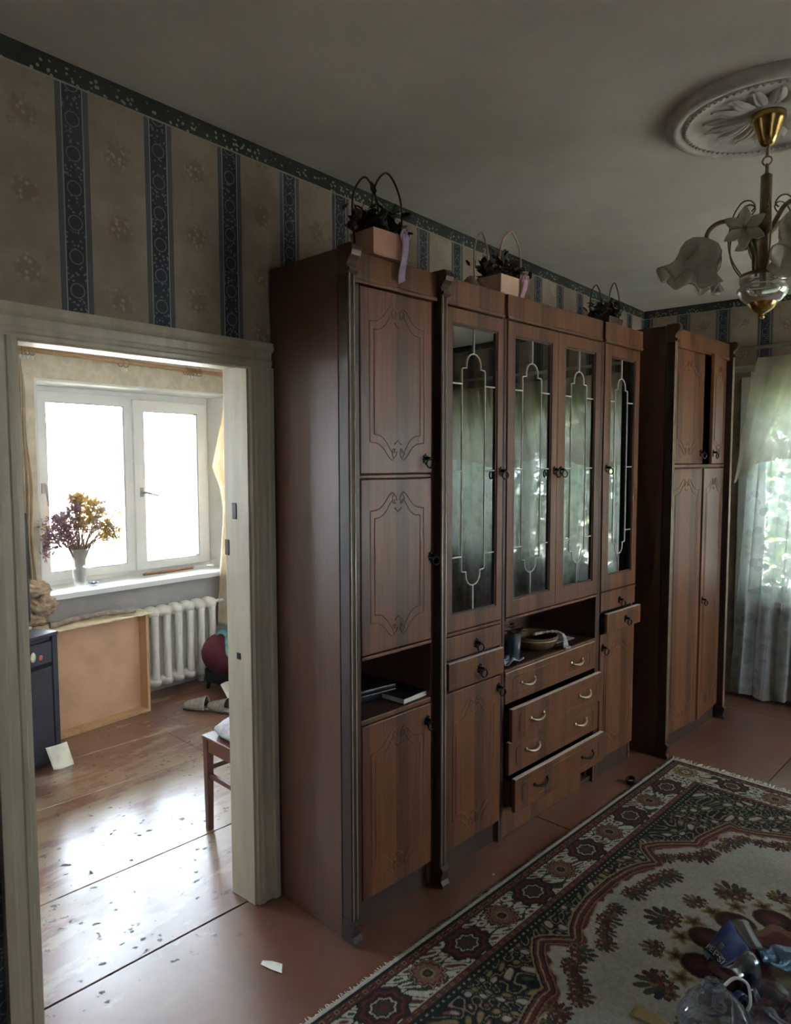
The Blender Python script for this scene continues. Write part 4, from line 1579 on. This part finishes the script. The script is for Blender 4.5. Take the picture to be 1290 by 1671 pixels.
def bottle(label, loc, rot, R_, L_, mat, capmat, seed, amp=.5, fl=.8, lab=None, handle=False, neck=.018):
    root = thing('plastic_bottle', label, 'bottle', loc, 0, 'plastic bottles on the rug')
    root.rotation_euler = rot
    pf = [(0, .006), (R_ * .6, .0), (R_ * .92, .006), (R_, .03)]
    for k in range(1, 15):
        z = .03 + (L_ * .62 - .03) * k / 14
        pf.append((R_ * (1 - .035 * (k % 2)), z))
    pf += [(R_ * .92, L_ * .70), (R_ * .72, L_ * .79), (R_ * .45, L_ * .87), (neck * 1.1, L_ * .92), (neck, L_ * .94), (neck, L_ * .985)]
    body = MB().lathe(pf, 40, fn=crush(amp, 11.0, seed, fl)).build('bottle_body', mat, root, solid=0)
    zc = L_ * .965
    if capmat:
        MB().lathe([(0, zc + .022), (neck * 1.2, zc + .021), (neck * 1.28, zc + .016), (neck * 1.28, zc), (neck * 1.05, zc)], 20).build('cap', capmat, root)
    MB().lathe([(neck * 1.02, zc - .012), (neck * 1.4, zc - .010), (neck * 1.4, zc - .006), (neck * 1.02, zc - .004)], 20).build('neck_ring', mat, root)
    if handle:
        pts = smooth_path([(neck * 1.3, 0, zc - .008), (R_ * .62, 0, zc + .012), (R_ * .95, 0, zc - .004), (R_ * 1.02, 0, zc - .05), (R_ * .92, 0, zc - .075)], 6)
        MB().tube(pts, .0055, 8, flat=.7).build('handle', 'white_pl', root)
    if lab:
        lf_ = crush(amp * .8, 11.0, seed, fl)
        z0, z1 = lab
        l_ = MB().lathe([(R_ * 1.015, z0 + (z1 - z0) * k / 8) for k in range(9)], 40, fn=lf_).build('paper_label', 'label_blue', root)
    return root


# flattened cola bottle: a folded panel with the label, plus its clear end
PE = thing('plastic_bottle', 'crushed bottle with torn blue label and white lettering lying on the rug', 'bottle', (0, 0, 0), 0, 'plastic bottles on the rug')
q0, q1, q2, q3 = Vector((1.452, 2.607, .070)), Vector((1.551, 2.462, .084)), Vector((1.498, 2.348, .060)), Vector((1.421, 2.415, .055))
nq = (q1 - q0).cross(q3 - q0).normalized()
if nq.z < 0:
    nq = -nq


def panel(u, v, lift=0.0):
    p = q0.lerp(q1, u).lerp(q3.lerp(q2, u), v)
    return p + nq * (.014 * math.sin(math.pi * u) * math.sin(math.pi * v) + .003 * math.sin(u * 9 + v * 5) + lift)


MB().grid(lambda u, v: panel(u, v), 16, 16).build('paper_label', 'label_blue', PE, solid=.0012)
MB().grid(lambda u, v: panel(u * 1.0, .78 + .22 * v, .0012), 14, 5).build('label_band', 'label_navy', PE, solid=.0006)
MB().grid(lambda u, v: panel(.45 + .16 * u, .60 + .13 * v, .0016), 5, 4).build('label_patch', plain('green_print', (.10, .13, .06), .4), PE, solid=.0006)
ends = [q1, q2, Vector((1.556, 2.330, .012)), Vector((1.600, 2.400, .006))]
MB().grid(lambda u, v: q1.lerp(q2, u).lerp(Vector((1.602, 2.415, .004)).lerp(Vector((1.566, 2.335, .004)), u), v) + Vector((.012, -.004, .030)) * math.sin(math.pi * v) + Vector((0, 0, .006 * math.sin(u * 7))), 12, 10).build('clear_end', 'film', PE, solid=.0012)
MB().grid(lambda u, v: q0.lerp(q1, u).lerp(Vector((1.520, 2.640, .004)).lerp(Vector((1.600, 2.500, .004)), u), v) + Vector((.02, .016, .034)) * math.sin(math.pi * v), 12, 10).build('clear_side', 'film', PE, solid=.0012)
MB().grid(lambda u, v: q0.lerp(q3, u).lerp(Vector((1.450, 2.640, .012)).lerp(Vector((1.432, 2.425, .012)), u), v) - Vector((.006, 0, 0)) * math.sin(math.pi * v), 10, 6).build('clear_back', 'film', PE, solid=.0012)


def lettering(text, size, parent, fn, mat, name='lettering'):
    cu = D.curves.new('txt', 'FONT')
    cu.body = text
    cu.size = size
    cu.extrude = 0.0
    cu.resolution_u = 3
    to = D.objects.new('txt', cu)
    COL.objects.link(to)
    me = to.to_mesh().copy() if False else D.meshes.new_from_object(to.evaluated_get(bpy.context.evaluated_depsgraph_get()))
    D.objects.remove(to)
    xs = [v.co.x for v in me.vertices]
    ys = [v.co.y for v in me.vertices]
    for v in me.vertices:
        v.co = fn((v.co.x - min(xs)) / (max(xs) - min(xs)), (v.co.y - min(ys)) / (max(ys) - min(ys)))
    me.materials.clear()
    me.materials.append(mat)
    o = D.objects.new(name, me)
    COL.objects.link(o)
    o.parent = parent
    return o


# letters run along the lower-left edge of the label, tops towards the middle of the label
lettering('PEPSI', .03, PE, lambda x, y: panel(.04 + .86 * x, .955 - .13 * y, .0030), plain('white_print', (.66, .70, .78), .5))

bottle('big clear water bottle with white carrying handle at the bottom edge', (1.587, 1.965, .013), (rad(-8), 0, rad(40)), .100, .255, 'film', None, 3, .5, .9, handle=True, neck=.024)
bottle('pale blue crushed bottle at the right edge of the pile', (1.735, 2.605, .058), (rad(86), 0, rad(-48)), .046, .20, 'film_blue', None, 5, .45, .9)
bottle('clear crumpled bottle with dark blue cap in the middle of the pile', (1.735, 2.265, .060), (rad(97), 0, rad(-127)), .052, .20, 'film_lilac', 'cap_blue', 8, .55, .85)
bottle('clear greyish bottle lying at the bottom right of the pile', (1.79, 2.13, .058), (rad(90), 0, rad(-118)), .050, .24, 'film_lilac', 'cap_blue', 12, .55, .85)
tag(MB().grid(lambda u, v: Vector((1.690 + .05 * u, 2.290 - .05 * u + .05 * v, .088 + .012 * math.sin(u * 3) - .02 * v)), 8, 8).build('label_scrap', plain('red_label', (.28, .03, .03), .4), solid=.001), 'red label scrap lying on the bottles', 'label')
tag(MB().grid(lambda u, v: Vector((1.325 + .10 * u, 2.02 + .05 * v, .016 + .004 * math.sin(u * 4))), 8, 6).build('cardboard_scrap', plain('tan_card', (.27, .19, .08), .8), solid=.002), 'tan cardboard scrap on the rug at the bottom edge', 'cardboard')

# bits on the floor
PS = MB()
pc = [(.262, 1.470), (.275, 1.452), (.320, 1.462), (.362, 1.470), (.350, 1.480), (.330, 1.500), (.290, 1.490)]
PS.raw([(x, y, .0022 + .003 * (i % 2)) for i, (x, y) in enumerate(pc)], [tuple(range(7))])
tag(PS.build('paper_scrap', plain('white_paper', (.78, .76, .68), .8), solid=.0008), 'torn white paper scrap on the floor by the doorway', 'paper')
tag(MB().lathe([(.020, .0), (.023, .001), (.024, .020), (.022, .022), (.020, .020), (.019, .002)], 20, Matrix.Translation((.715, 3.575, .008)) @ Matrix.Rotation(rad(18), 4, 'X')).build('bottle_cap', 'iron', solid=.004), 'small dark ring lying beside the rug edge', 'cap')
for i, (x, y) in enumerate(((.60, 2.40), (.72, 2.22))):
    MBk = MB().ball((x, y, .004), .007, .006, .004, 5, 7)
    tag(MBk.build('crumb', plain('pale_crumb', (.5, .47, .4), .8)), ('pale crumb on the floor below the small drawers', 'pale crumb on the floor nearer the rug')[i], 'crumb')

# ------------------------------------------------------------------ the small room
MT['rod_wood'] = wood('rod_wood', (.42, .26, .14), (.28, .16, .08), .2, axis='x')
MT['tan_cloth'] = cloth('tan_curtain', (.70, .60, .45), (.84, .76, .62), 0.0, .5, 10)
CR = thing('curtain_rod', 'wooden curtain rod with rings above the small room window', 'curtain rod', (0, 0, 0))


def rodp(y):
    return Vector((-2.50, y, 2.398 - (y - 1.9) * .016))


MB().tube([rodp(1.70), rodp(3.75)], .016, 12).build('rod', 'rod_wood', CR)
for y_ in (1.76, 3.68):
    MB().tube([rodp(y_), (XW, y_, rodp(y_).z)], .008, 8).build('bracket', 'rod_wood', CR)
for y_ in (1.885, 1.905, 1.925, 1.945, 1.975, 2.56, 2.60, 3.075, 3.10, 3.125, 3.15, 3.19, 3.425):
    rg_ = MB().tube(arc(rodp(y_) - UPZ * .009, .026, 0, 2 * math.pi * 15 / 16, 15, (1, .25, 0), (0, 0, 1)), .0038, 6, closed=True).build('ring', 'rod_wood', CR)
    MB().tube([rodp(y_) - UPZ * .035, rodp(y_) - UPZ * .06], [.004, .006], 6).build('clip', 'white_pl', rg_)

b = MB()


def lc(u, v):
    z = 2.335 + (.93 - 2.335) * v
    y0, y1 = 1.885 - .012 * math.sin(v * 3) - .02 * v, 1.900 + .030 * min(1, v * 2.2) + .008 * math.sin(v * 14)
    y = y0 + (y1 - y0) * u
    return (-2.495 + .025 * math.sin(u * 19 + v * 2) * (.3 + v), y, z)


tag(b.grid(lc, 30, 40).build('curtain', 'tan_cloth', solid=.002), 'narrow tan curtain gathered at the left end of the rod', 'curtain', 'tan curtains of the small room')
b = MB()


def rcv(u, v):
    z = 2.335 + (.42 - 2.335) * v
    kz = np.interp(z, [.42, .60, 1.0, 1.30, 1.50, 1.66, 2.0, 2.335], [3.30, 3.305, 3.335, 3.36, 3.33, 3.265, 3.36, 3.415])
    yr = np.interp(z, [.42, 1.0, 1.66, 2.0, 2.335], [3.56, 3.53, 3.52, 3.50, 3.45])
    y = kz + (yr - kz) * u
    return (-2.485 + .028 * math.sin(u * 16 + v * 3) * (.25 + v), y, z - .03 * u * (v > .97))


tag(b.grid(rcv, 36, 60).build('curtain', 'tan_cloth', solid=.002), 'limp tan curtain hanging by the right side of the window', 'curtain', 'tan curtains of the small room')
b = MB()
for i, (c_, r_) in enumerate((((-2.47, 1.925, .90), (.07, .085, .055)), ((-2.45, 1.955, .80), (.07, .08, .065)), ((-2.46, 1.915, .715), (.065, .07, .06)))):
    off = Vector((i * 4.0, 0, 0))
    b.ball(c_, *r_, 22, 30, fn=lambda p, off=off: 1 + .35 * mnoise.noise(p * 2.3 + off) + .12 * math.sin(p.z * 14 + p.x * 9 + off.x) + .2 * mnoise.noise(p * 6 + off))
tag(b.build('bundled_cloth', plain('tan_bundle', (.46, .34, .24), .85, 0, .25, 22)), 'bundled tan cloth bunched beside the left end of the sill', 'cloth')

# vase with dried flowers
VZ = thing('flower_vase', 'cut-glass vase of dried flowers on the white sill', 'vase', (-2.565, 2.255, .8385))
VZ.scale = (1.12, 1.12, 1.12)
MB().lathe([(0, .0), (.040, .0), (.044, .006), (.036, .016), (.030, .026), (.034, .06), (.038, .11), (.037, .17), (.043, .215), (.056, .252), (.053, .252), (.040, .212), (.033, .17), (.033, .06), (.026, .03), (0, .024)], 28,
           fn=lambda r, a, z: (r * (1 + .035 * math.cos(12 * a)) * math.cos(a), r * (1 + .035 * math.cos(12 * a)) * math.sin(a), z)).build('vase_glass', cloth('cut_glass', (.80, .84, .82), (.92, .94, .92), .62, .6, 40), VZ)
MT['stalk'] = plain('dry_stalk', (.30, .22, .15), .8, 0, .2, 50)
fm = {'purple': cloth('purple_dried', (.36, .23, .29), (.48, .34, .38), 0, .4, 60), 'yellow': cloth('yellow_dried', (.56, .40, .12), (.70, .52, .2), 0, .4, 60), 'grey': cloth('greyish_dried', (.46, .38, .33), (.58, .5, .43), 0, .4, 60)}
rv = random.Random(17)
heads = {'purple': MB(), 'yellow': MB(), 'grey': MB()}
stk = MB()
for i in range(120):
    fy = rv.uniform(-1, 1)
    kind = 'purple' if fy < -.12 else ('yellow' if rv.random() < .55 else 'grey')
    hgt = .53 - .13 * fy * fy + rv.uniform(-.16, .03)
    if kind == 'purple':
        hgt -= .06
    tip = Vector((rv.uniform(-.09, .09), fy * .205, hgt))
    if i < 9:
        tip = Vector((rv.uniform(-.05, .05), rv.choice((-1, 1)) * rv.uniform(.19, .27), rv.uniform(.33, .47)))
    base = Vector((rv.uniform(-.02, .02), rv.uniform(-.02, .02), .05))
    mid = Vector((tip.x * .35, tip.y * .30, .26))
    stk.tube(smooth_path([base, mid, tip], 4), .0018, 4)
    n_ = 34 if i >= 9 else 9
    for _ in range(n_):
        d_ = Vector((rv.gauss(0, 1), rv.gauss(0, 1), rv.gauss(.3, .8))).normalized()
        p = tip + d_ * rv.uniform(0, .030)
        heads[kind].leaf(p, d_ + Vector((0, 0, .2)), (rv.random(), rv.random(), 1), rv.uniform(.016, .030), rv.uniform(.011, .018))
    if rv.random() < .5:
        for _ in range(6):
            p = mid.lerp(tip, rv.uniform(.1, .8))
            heads['grey'].leaf(p, (rv.gauss(0, 1), rv.gauss(0, 1), rv.gauss(.5, .5)), (0, 0, 1), rv.uniform(.012, .024), .006)
stk.build('stalks', 'stalk', VZ, kind='stuff')
for k, hb in heads.items():
    hb.build(k + '_flower_heads', fm[k], VZ, kind='stuff')
b = MB()
for k in range(5):
    a = k * 1.26
    b.leaf((-2.70, 2.42, .842), (math.cos(a), math.sin(a), .5), (0, 0, 1), .05, .03)
tag(b.build('blue_trinket', plain('slate_blue', (.07, .09, .14), .5), solid=.003), 'small slate blue trinket on the sill beside the vase', 'trinket')
tag(MB().tube(smooth_path([(-2.80, 2.86, .846), (-2.79, 3.0, .848), (-2.80, 3.12, .847), (-2.80, 3.30, .852)], 5), [.010] * 15 + [.012], 8, flat=.6).build('wood_strip', plain('reddish_strip', (.36, .17, .11), .7)), 'thin reddish wooden strip lying at the back of the sill', 'strip')

# cast-iron radiator
MT['rad_paint'] = plain('radiator_white', (.82, .81, .77), .4, 0, .04, 14)
RD = thing('radiator', 'white cast-iron radiator under the small room window', 'radiator', (-2.50, 2.64, 0))
sb = MB()
for xx in (-.042, .042):
    sb.tube([(xx, 0, .10), (xx, 0, .16), (xx, 0, .36), (xx, 0, .56), (xx, 0, .62)], [.030, .026, .0255, .026, .030], 12, flat=1.25)
for zz in (.11, .615):
    sb.ball((0, 0, zz), .088, .045, .045, 10, 14)
sb.tube([(0, -.049, .615), (0, .049, .615)], .028, 12).tube([(0, -.049, .11), (0, .049, .11)], .028, 12)
src = sb.build('section', 'rad_paint', RD)
for k in range(1, 7):
    inst(src, 'section', RD, (0, k * .098, 0))
MB().tube([(0, .62, .615), (0, .80, .615), (-.02, 1.1, .615)], .014, 10).build('supply_pipe', 'rad_paint', RD)
MB().box(-.06, -.03, .05, .08, 0, .08).box(-.06, -.03, .52, .55, 0, .08).build('foot', 'rad_paint', RD)

# shallow wooden tray standing on edge, used as a table
MT['ply'] = plain('plywood_face', (.60, .38, .25), .65, 0, .08, 5)
MT['pine'] = wood('pine_edge', (.58, .38, .21), (.46, .28, .15), .05, .5)
TB = thing('wooden_tray', 'shallow wooden box standing on edge in front of the radiator', 'box', (-2.2, 1.86, 0), rad(3))
box('back_board', 'ply', TB, -.09, -.082, .02, .68, .02, .665)
box('side_rail', 'pine', TB, -.09, 0, .0, .02, 0, .668, bevel=.002)
box('side_rail', 'pine', TB, -.09, 0, .68, .70, 0, .668, bevel=.002)
box('bottom_rail', 'pine', TB, -.09, 0, .02, .68, 0, .022, bevel=.002)
tp = MB()
tp.grid(lambda u, v: (-.24 + .255 * u + (.006 * math.sin(v * 60) if u > .95 else 0), -.02 + .76 * v, .674 + .004 * math.sin(v * 5) * math.sin(u * 3)), 10, 60)
tp.build('cardboard_top', plain('raw_cardboard', (.58, .49, .33), .85, 0, .08, 30), TB, solid=.006)
pts = [(-2.30, 1.93, .696), (-2.30, 1.98, .694), (-2.34, 2.10, .700), (-2.345, 2.17, .700), (-2.32, 2.24, .706), (-2.345, 2.31, .704), (-2.315, 2.38, .700), (-2.30, 2.50, .700)]
sp = smooth_path(pts, 6)
tag(MB().tube(sp, [.013 + .005 * abs(math.sin(i * .43)) + (.006 if i < 5 else 0) for i in range(len(sp))], 10).build('walking_stick', plain('grey_driftwood', (.27, .21, .18), .6, 0, .25, 30)), 'knotty wooden stick lying on the wooden box', 'stick')

# dark bedside cabinet with a screen on it
MT['dark_lam'] = plain('dark_blue_laminate', (.035, .038, .060), .35, 0, .1, 8)
CBN = thing('small_cabinet', 'small dark blue cabinet with a drawer and a door', 'cabinet', (-1.905, 1.795, 0), rad(20))
box('body', 'dark_lam', CBN, -.40, -.02, -.46, 0, 0, .73, bevel=.003)
box('top_board', 'dark_lam', CBN, -.41, .004, -.47, .004, .73, .750, bevel=.003)
box('side_stile', 'dark_lam', CBN, -.02, 0, -.035, 0, 0, .73, bevel=.002)
box('drawer', 'dark_lam', CBN, -.02, -.002, -.42, -.040, .585, .705, bevel=.003)
box('door', 'dark_lam', CBN, -.02, -.004, -.42, -.040, .04, .560, bevel=.003)
box('gap_shade', 'iron', CBN, -.021, -.012, -.42, -.036, .560, .586, bevel=0)  # black strip painting in the shade between drawer and door
MB().lathe([(0, .0), (.5, .0), (.5, .02), (0, .02)], 24, Matrix.Translation((-.001, -.170, .640)) @ Matrix.Rotation(rad(90), 4, 'Y') @ Matrix.Diagonal((.055, .034, .1, 1))).build('white_sticker', plain('sticker_white', (.78, .80, .66), .5), CBN)
MB().lathe([(0, .0), (.5, .0), (.42, .02), (0, .03)], 7, Matrix.Translation((-.001, -.118, .625)) @ Matrix.Rotation(rad(90), 4, 'Y') @ Matrix.Diagonal((.036, .032, .1, 1))).build('red_sticker', plain('sticker_red', (.40, .10, .07), .5), CBN)
tag(MB().box(-.05, .05, -.045, .045, 0, .016, Matrix.Translation((-2.06, 1.655, .7515)) @ Matrix.Rotation(rad(35), 4, 'Z')).build('soap_dish', plain('pale_green_plastic', (.55, .62, .52), .5), None, .004), 'small pale dish on top of the dark blue cabinet', 'dish')
TV = thing('flat_screen', 'edge of a dark flat screen standing on the dark blue cabinet', 'screen', (-2.12, 1.738, .7515), rad(6))
box('casing', 'dark_lam', TV, -.025, .015, -.60, 0, .03, .66, bevel=.006)
box('display', plain('black_glass', (.01, .011, .015), .1), TV, .0152, .0165, -.585, -.015, .05, .645, bevel=0)
box('stand', 'dark_lam', TV, -.09, .08, -.42, -.18, 0, .015, bevel=.004)
box('stand_neck', 'dark_lam', TV, -.02, .01, -.34, -.26, .01, .05, bevel=.002)
b = MB()
b.grid(lambda u, v: Vector((-1.842 + .045 * (1 - v) + .006 * math.sin(u * 3), 1.70 + .118 * u - .02 * v, .004 + .120 * v - .018 * u * (1 - v))), 6, 8)
tag(b.build('paper_note', plain('note_paper', (.76, .76, .66), .7), solid=.0008), 'white paper sheet leaning against the dark blue cabinet', 'paper')

# ottoman with clothes, slippers
MT['maroon'] = plain('maroon_blanket', (.10, .016, .032), .9, 0, .4, 90)
MT['teal'] = plain('teal_cloth', (.12, .27, .31), .85, 0, .2, 30)
OT = thing('ottoman', 'maroon covered seat beside the radiator', 'ottoman', (-2.22, 3.22, 0))
MB().ball((0, 0, .27), .22, .21, .16, 18, 26, fn=lambda p: 1 + .06 * mnoise.noise(p * 3)).build('cushion', 'maroon', OT)
MB().box(-.15, .15, -.14, .14, .05, .16).build('base', plain('dark_base', (.02, .022, .03), .6), OT, .02)
for sx in (-1, 1):
    for sy in (-1, 1):
        MB().tube([(sx * .12, sy * .11, .07), (sx * .13, sy * .12, 0)], [.02, .014], 8).build('leg', 'iron', OT)
b = MB()
def drape(u, v):
    dx, dy = .02 + .17 * u, -.14 + .26 * v + .03 * math.sin(u * 5)
    zz = .27 + .182 * math.sqrt(max(.05, 1 - (dx / .245) ** 2 - (dy / .235) ** 2)) + .010 * math.sin(u * 11 + v * 4) + .007 * math.sin(v * 17)
    return Vector((-2.22 + dx * 1.04, 3.22 + dy * 1.04, zz + .012))


b.grid(drape, 20, 22)
tag(b.build('folded_cloth', 'teal', solid=.014), 'teal cloth thrown over the maroon seat', 'cloth')
b = MB()
b.box(-.05, .05, -.06, .06, 0, .006, Matrix.Translation((-2.03, 3.04, .10)) @ Matrix.Rotation(rad(-32), 4, 'Y') @ Matrix.Rotation(rad(20), 4, 'Z'))
b.box(-.004, .004, -.004, .004, -.10, 0.0, Matrix.Translation((-2.03, 3.04, .10)))
o = MB().grid(lambda u, v: Vector((-2.035 + .075 * u, 2.985 + .10 * v + .02 * u, .118 - .112 * u + .01 * math.sin(v * 3))), 6, 6).build('paper_card', plain('card_white', (.72, .70, .60), .7), solid=.001)
tag(o, 'pale paper card leaning against the maroon seat', 'paper')
tag(MB().grid(lambda u, v: Vector((-2.02 + .06 * u - .01 * v, 2.985 + .10 * v - .12, .118 - .112 * u + .012 * math.sin(v * 4 + u))), 6, 6).build('shoe_bag', plain('blue_grey_bag', (.10, .13, .17), .7), solid=.02), 'dark bluish bag on the floor under the maroon seat', 'bag') if False else None
MT['slipper'] = plain('grey_felt', (.30, .27, .25), .9, 0, .15, 60)


def slipper(loc, rz, label):
    root = thing('slipper', label, 'slipper', loc, rz, 'grey slippers by the radiator')

    def foot(t):
        return .034 + .014 * math.sin(min(1, t * 1.15) * math.pi * .62) - .010 * max(0, t - .8) * 5 * .8
    so = MB()
    n_ = 16
    poly = [(.255 * i / n_ - .1275, foot(i / n_)) for i in range(n_ + 1)]
    poly = [(poly[0][0] - .012, .0)] + poly + [(poly[-1][0] + .016, 0.0)] + [(x, -y) for x, y in reversed(poly)]
    so.prism(poly, lambda p, t: (p[0], p[1], t), 0, .012)
    so.build('sole', plain('dark_sole', (.06, .05, .045), .8), root, .003)
    up = MB()

    def ug(u, v):
        t = .38 + .62 * u
        w_ = foot(t) * (1 if u < .9 else 1 - (u - .9) * 6)
        a = math.pi * v
        hh = (.085 - .050 * u) * (1 if u < .9 else 1 - (u - .9) * 5)
        return (t * .255 - .1275 + .012 * (u > .9) * u, w_ * math.cos(a), .012 + hh * math.sin(a) ** .8)
    up.grid(ug, 14, 14)
    up.build('upper', 'slipper', root, solid=.004)
    MB().ball((-.0, 0, .013), .115, .034, .004, 6, 14).build('insole', 'slipper', root)
    return root


slipper((-1.985, 2.800, 0), rad(-152), 'grey felt slipper nearer the wooden box')
slipper((-1.835, 2.870, 0), rad(-168), 'grey felt slipper nearer the door jamb')

# chair just inside the doorway
MT['chair_wood'] = wood('chair_wood', (.15, .055, .033), (.085, .03, .02), .05, .35)
CHR = thing('dining_chair', 'brown wooden chair with grey cushion just inside the doorway', 'chair', (-.61, 1.86, 0), rad(-4))
for (x, y) in ((0, .018), (.38, .018), (0, .40), (.38, .40)):
    MB().prism([(-.018, -.018), (.018, -.018), (.018, .018), (-.018, .018)], lambda p, t, x=x, y=y: (x + p[0] * (.75 + .25 * t / .44), y + p[1] * (.75 + .25 * t / .44), t), 0, .44).build('leg', 'chair_wood', CHR, .002)
for (x0, x1, y0, y1) in ((-.012, .012, .036, .382), (.368, .392, .036, .382), (.018, .362, .006, .03), (.018, .362, .388, .412)):
    box('apron', 'chair_wood', CHR, x0, x1, y0, y1, .375, .435, bevel=.002)
for (x0, x1, y0, y1, z) in ((-.010, .010, .036, .382, .285), (.370, .390, .036, .382, .285), (.018, .362, .010, .026, .25)):
    box('stretcher', 'chair_wood', CHR, x0, x1, y0, y1, z, z + .022, bevel=.002)
box('seat', 'chair_wood', CHR, -.022, .402, -.004, .424, .435, .450, bevel=.004)
for x in (0, .38):
    MB().tube([(x, .41, .44), (x, .43, .70), (x, .47, .92)], .017, 8).build('back_post', 'chair_wood', CHR)
box('backrest', 'chair_wood', CHR, .01, .37, .445, .465, .74, .90, bevel=.006)
def sgp(v, e):
    return math.copysign(abs(v) ** e, v)


cus = MB().grid(lambda u, v: Vector((-.418 + .205 * sgp(math.cos(2 * math.pi * v), .55) * abs(math.sin(math.pi * u)) ** .6, 2.064 + .20 * sgp(math.sin(2 * math.pi * v), .55) * abs(math.sin(math.pi * u)) ** .6,
                                 .480 + .034 * math.cos(math.pi * u) + (.006 * math.sin(v * 40) if .3 < u < .7 else 0))), 16, 40)
tag(cus.build('cushion', plain('grey_cushion', (.33, .33, .36), .85, 0, .15, 40)), 'grey seat cushion on the chair in the doorway', 'cushion')

# ------------------------------------------------------------------ outside
MT['leafy'] = plain('outside_leaves', (.10, .17, .035), .6, 0, .4, 6)
MT['bark'] = plain('bark', (.12, .085, .06), .9, 0, .3, 10)


def tree(loc, r, h, label, seed, n=1500):
    root = thing('tree', label, 'tree', loc, 0, 'trees outside the far window')
    r_ = random.Random(seed)
    MB().tube([(0, 0, 0), (.1, .05, h * .4), (0, 0, h * .75)], [.12, .09, .05], 8).build('trunk', 'bark', root)
    b_ = MB()
    for _ in range(n):
        p = Vector((r_.gauss(0, 1), r_.gauss(0, 1), r_.gauss(0, 1))).normalized() * r * r_.uniform(.6, 1.0)
        p.z *= 1.25
        p.z += h * .62
        b_.leaf(p, (r_.uniform(-1, 1), r_.uniform(-1, 1), r_.uniform(-.7, .5)), (0, 0, 1), r_.uniform(.14, .26), r_.uniform(.08, .14))
    b_.build('crown', 'leafy', root, kind='stuff')


tree((.2, 7.6, -.7), 1.25, 3.2, 'dense green tree outside the left end of the far window', 3, 2600)
tree((2.5, 7.9, -.7), 1.35, 3.4, 'dense green tree outside the middle of the far window', 4, 2800)
tree((4.9, 7.7, -.7), 1.25, 3.1, 'dense green tree outside the right end of the far window', 5, 2600)
tree((1.3, 10.2, -.7), 1.9, 5.2, 'tall tree standing behind the nearer trees on the left', 6, 2600)
tree((4.0, 10.4, -.7), 1.9, 5.4, 'tall tree standing behind the nearer trees on the right', 7, 2600)
HS = thing('neighbour_house', 'pale sunlit house outside the small room window', 'house', (-7.6, 3.2, -.7))
box('house_wall', plain('pale_render', (.80, .76, .72), .9), HS, -3, 0, -1.6, 3.2, 0, 2.9, bevel=0)
box('house_roof', plain('pale_roof', (.60, .56, .55), .8), HS, -3.3, .35, -1.9, 3.5, 2.9, 3.0, bevel=0)
box('downpipe', plain('pale_mint', (.52, .66, .58), .6), HS, 0, .09, -1.05, -.95, .2, 2.9, bevel=0)
box('shed_door', plain('pale_pink_door', (.66, .48, .46), .7), HS, 0, .05, -1.5, -1.15, 0, 2.4, bevel=0)
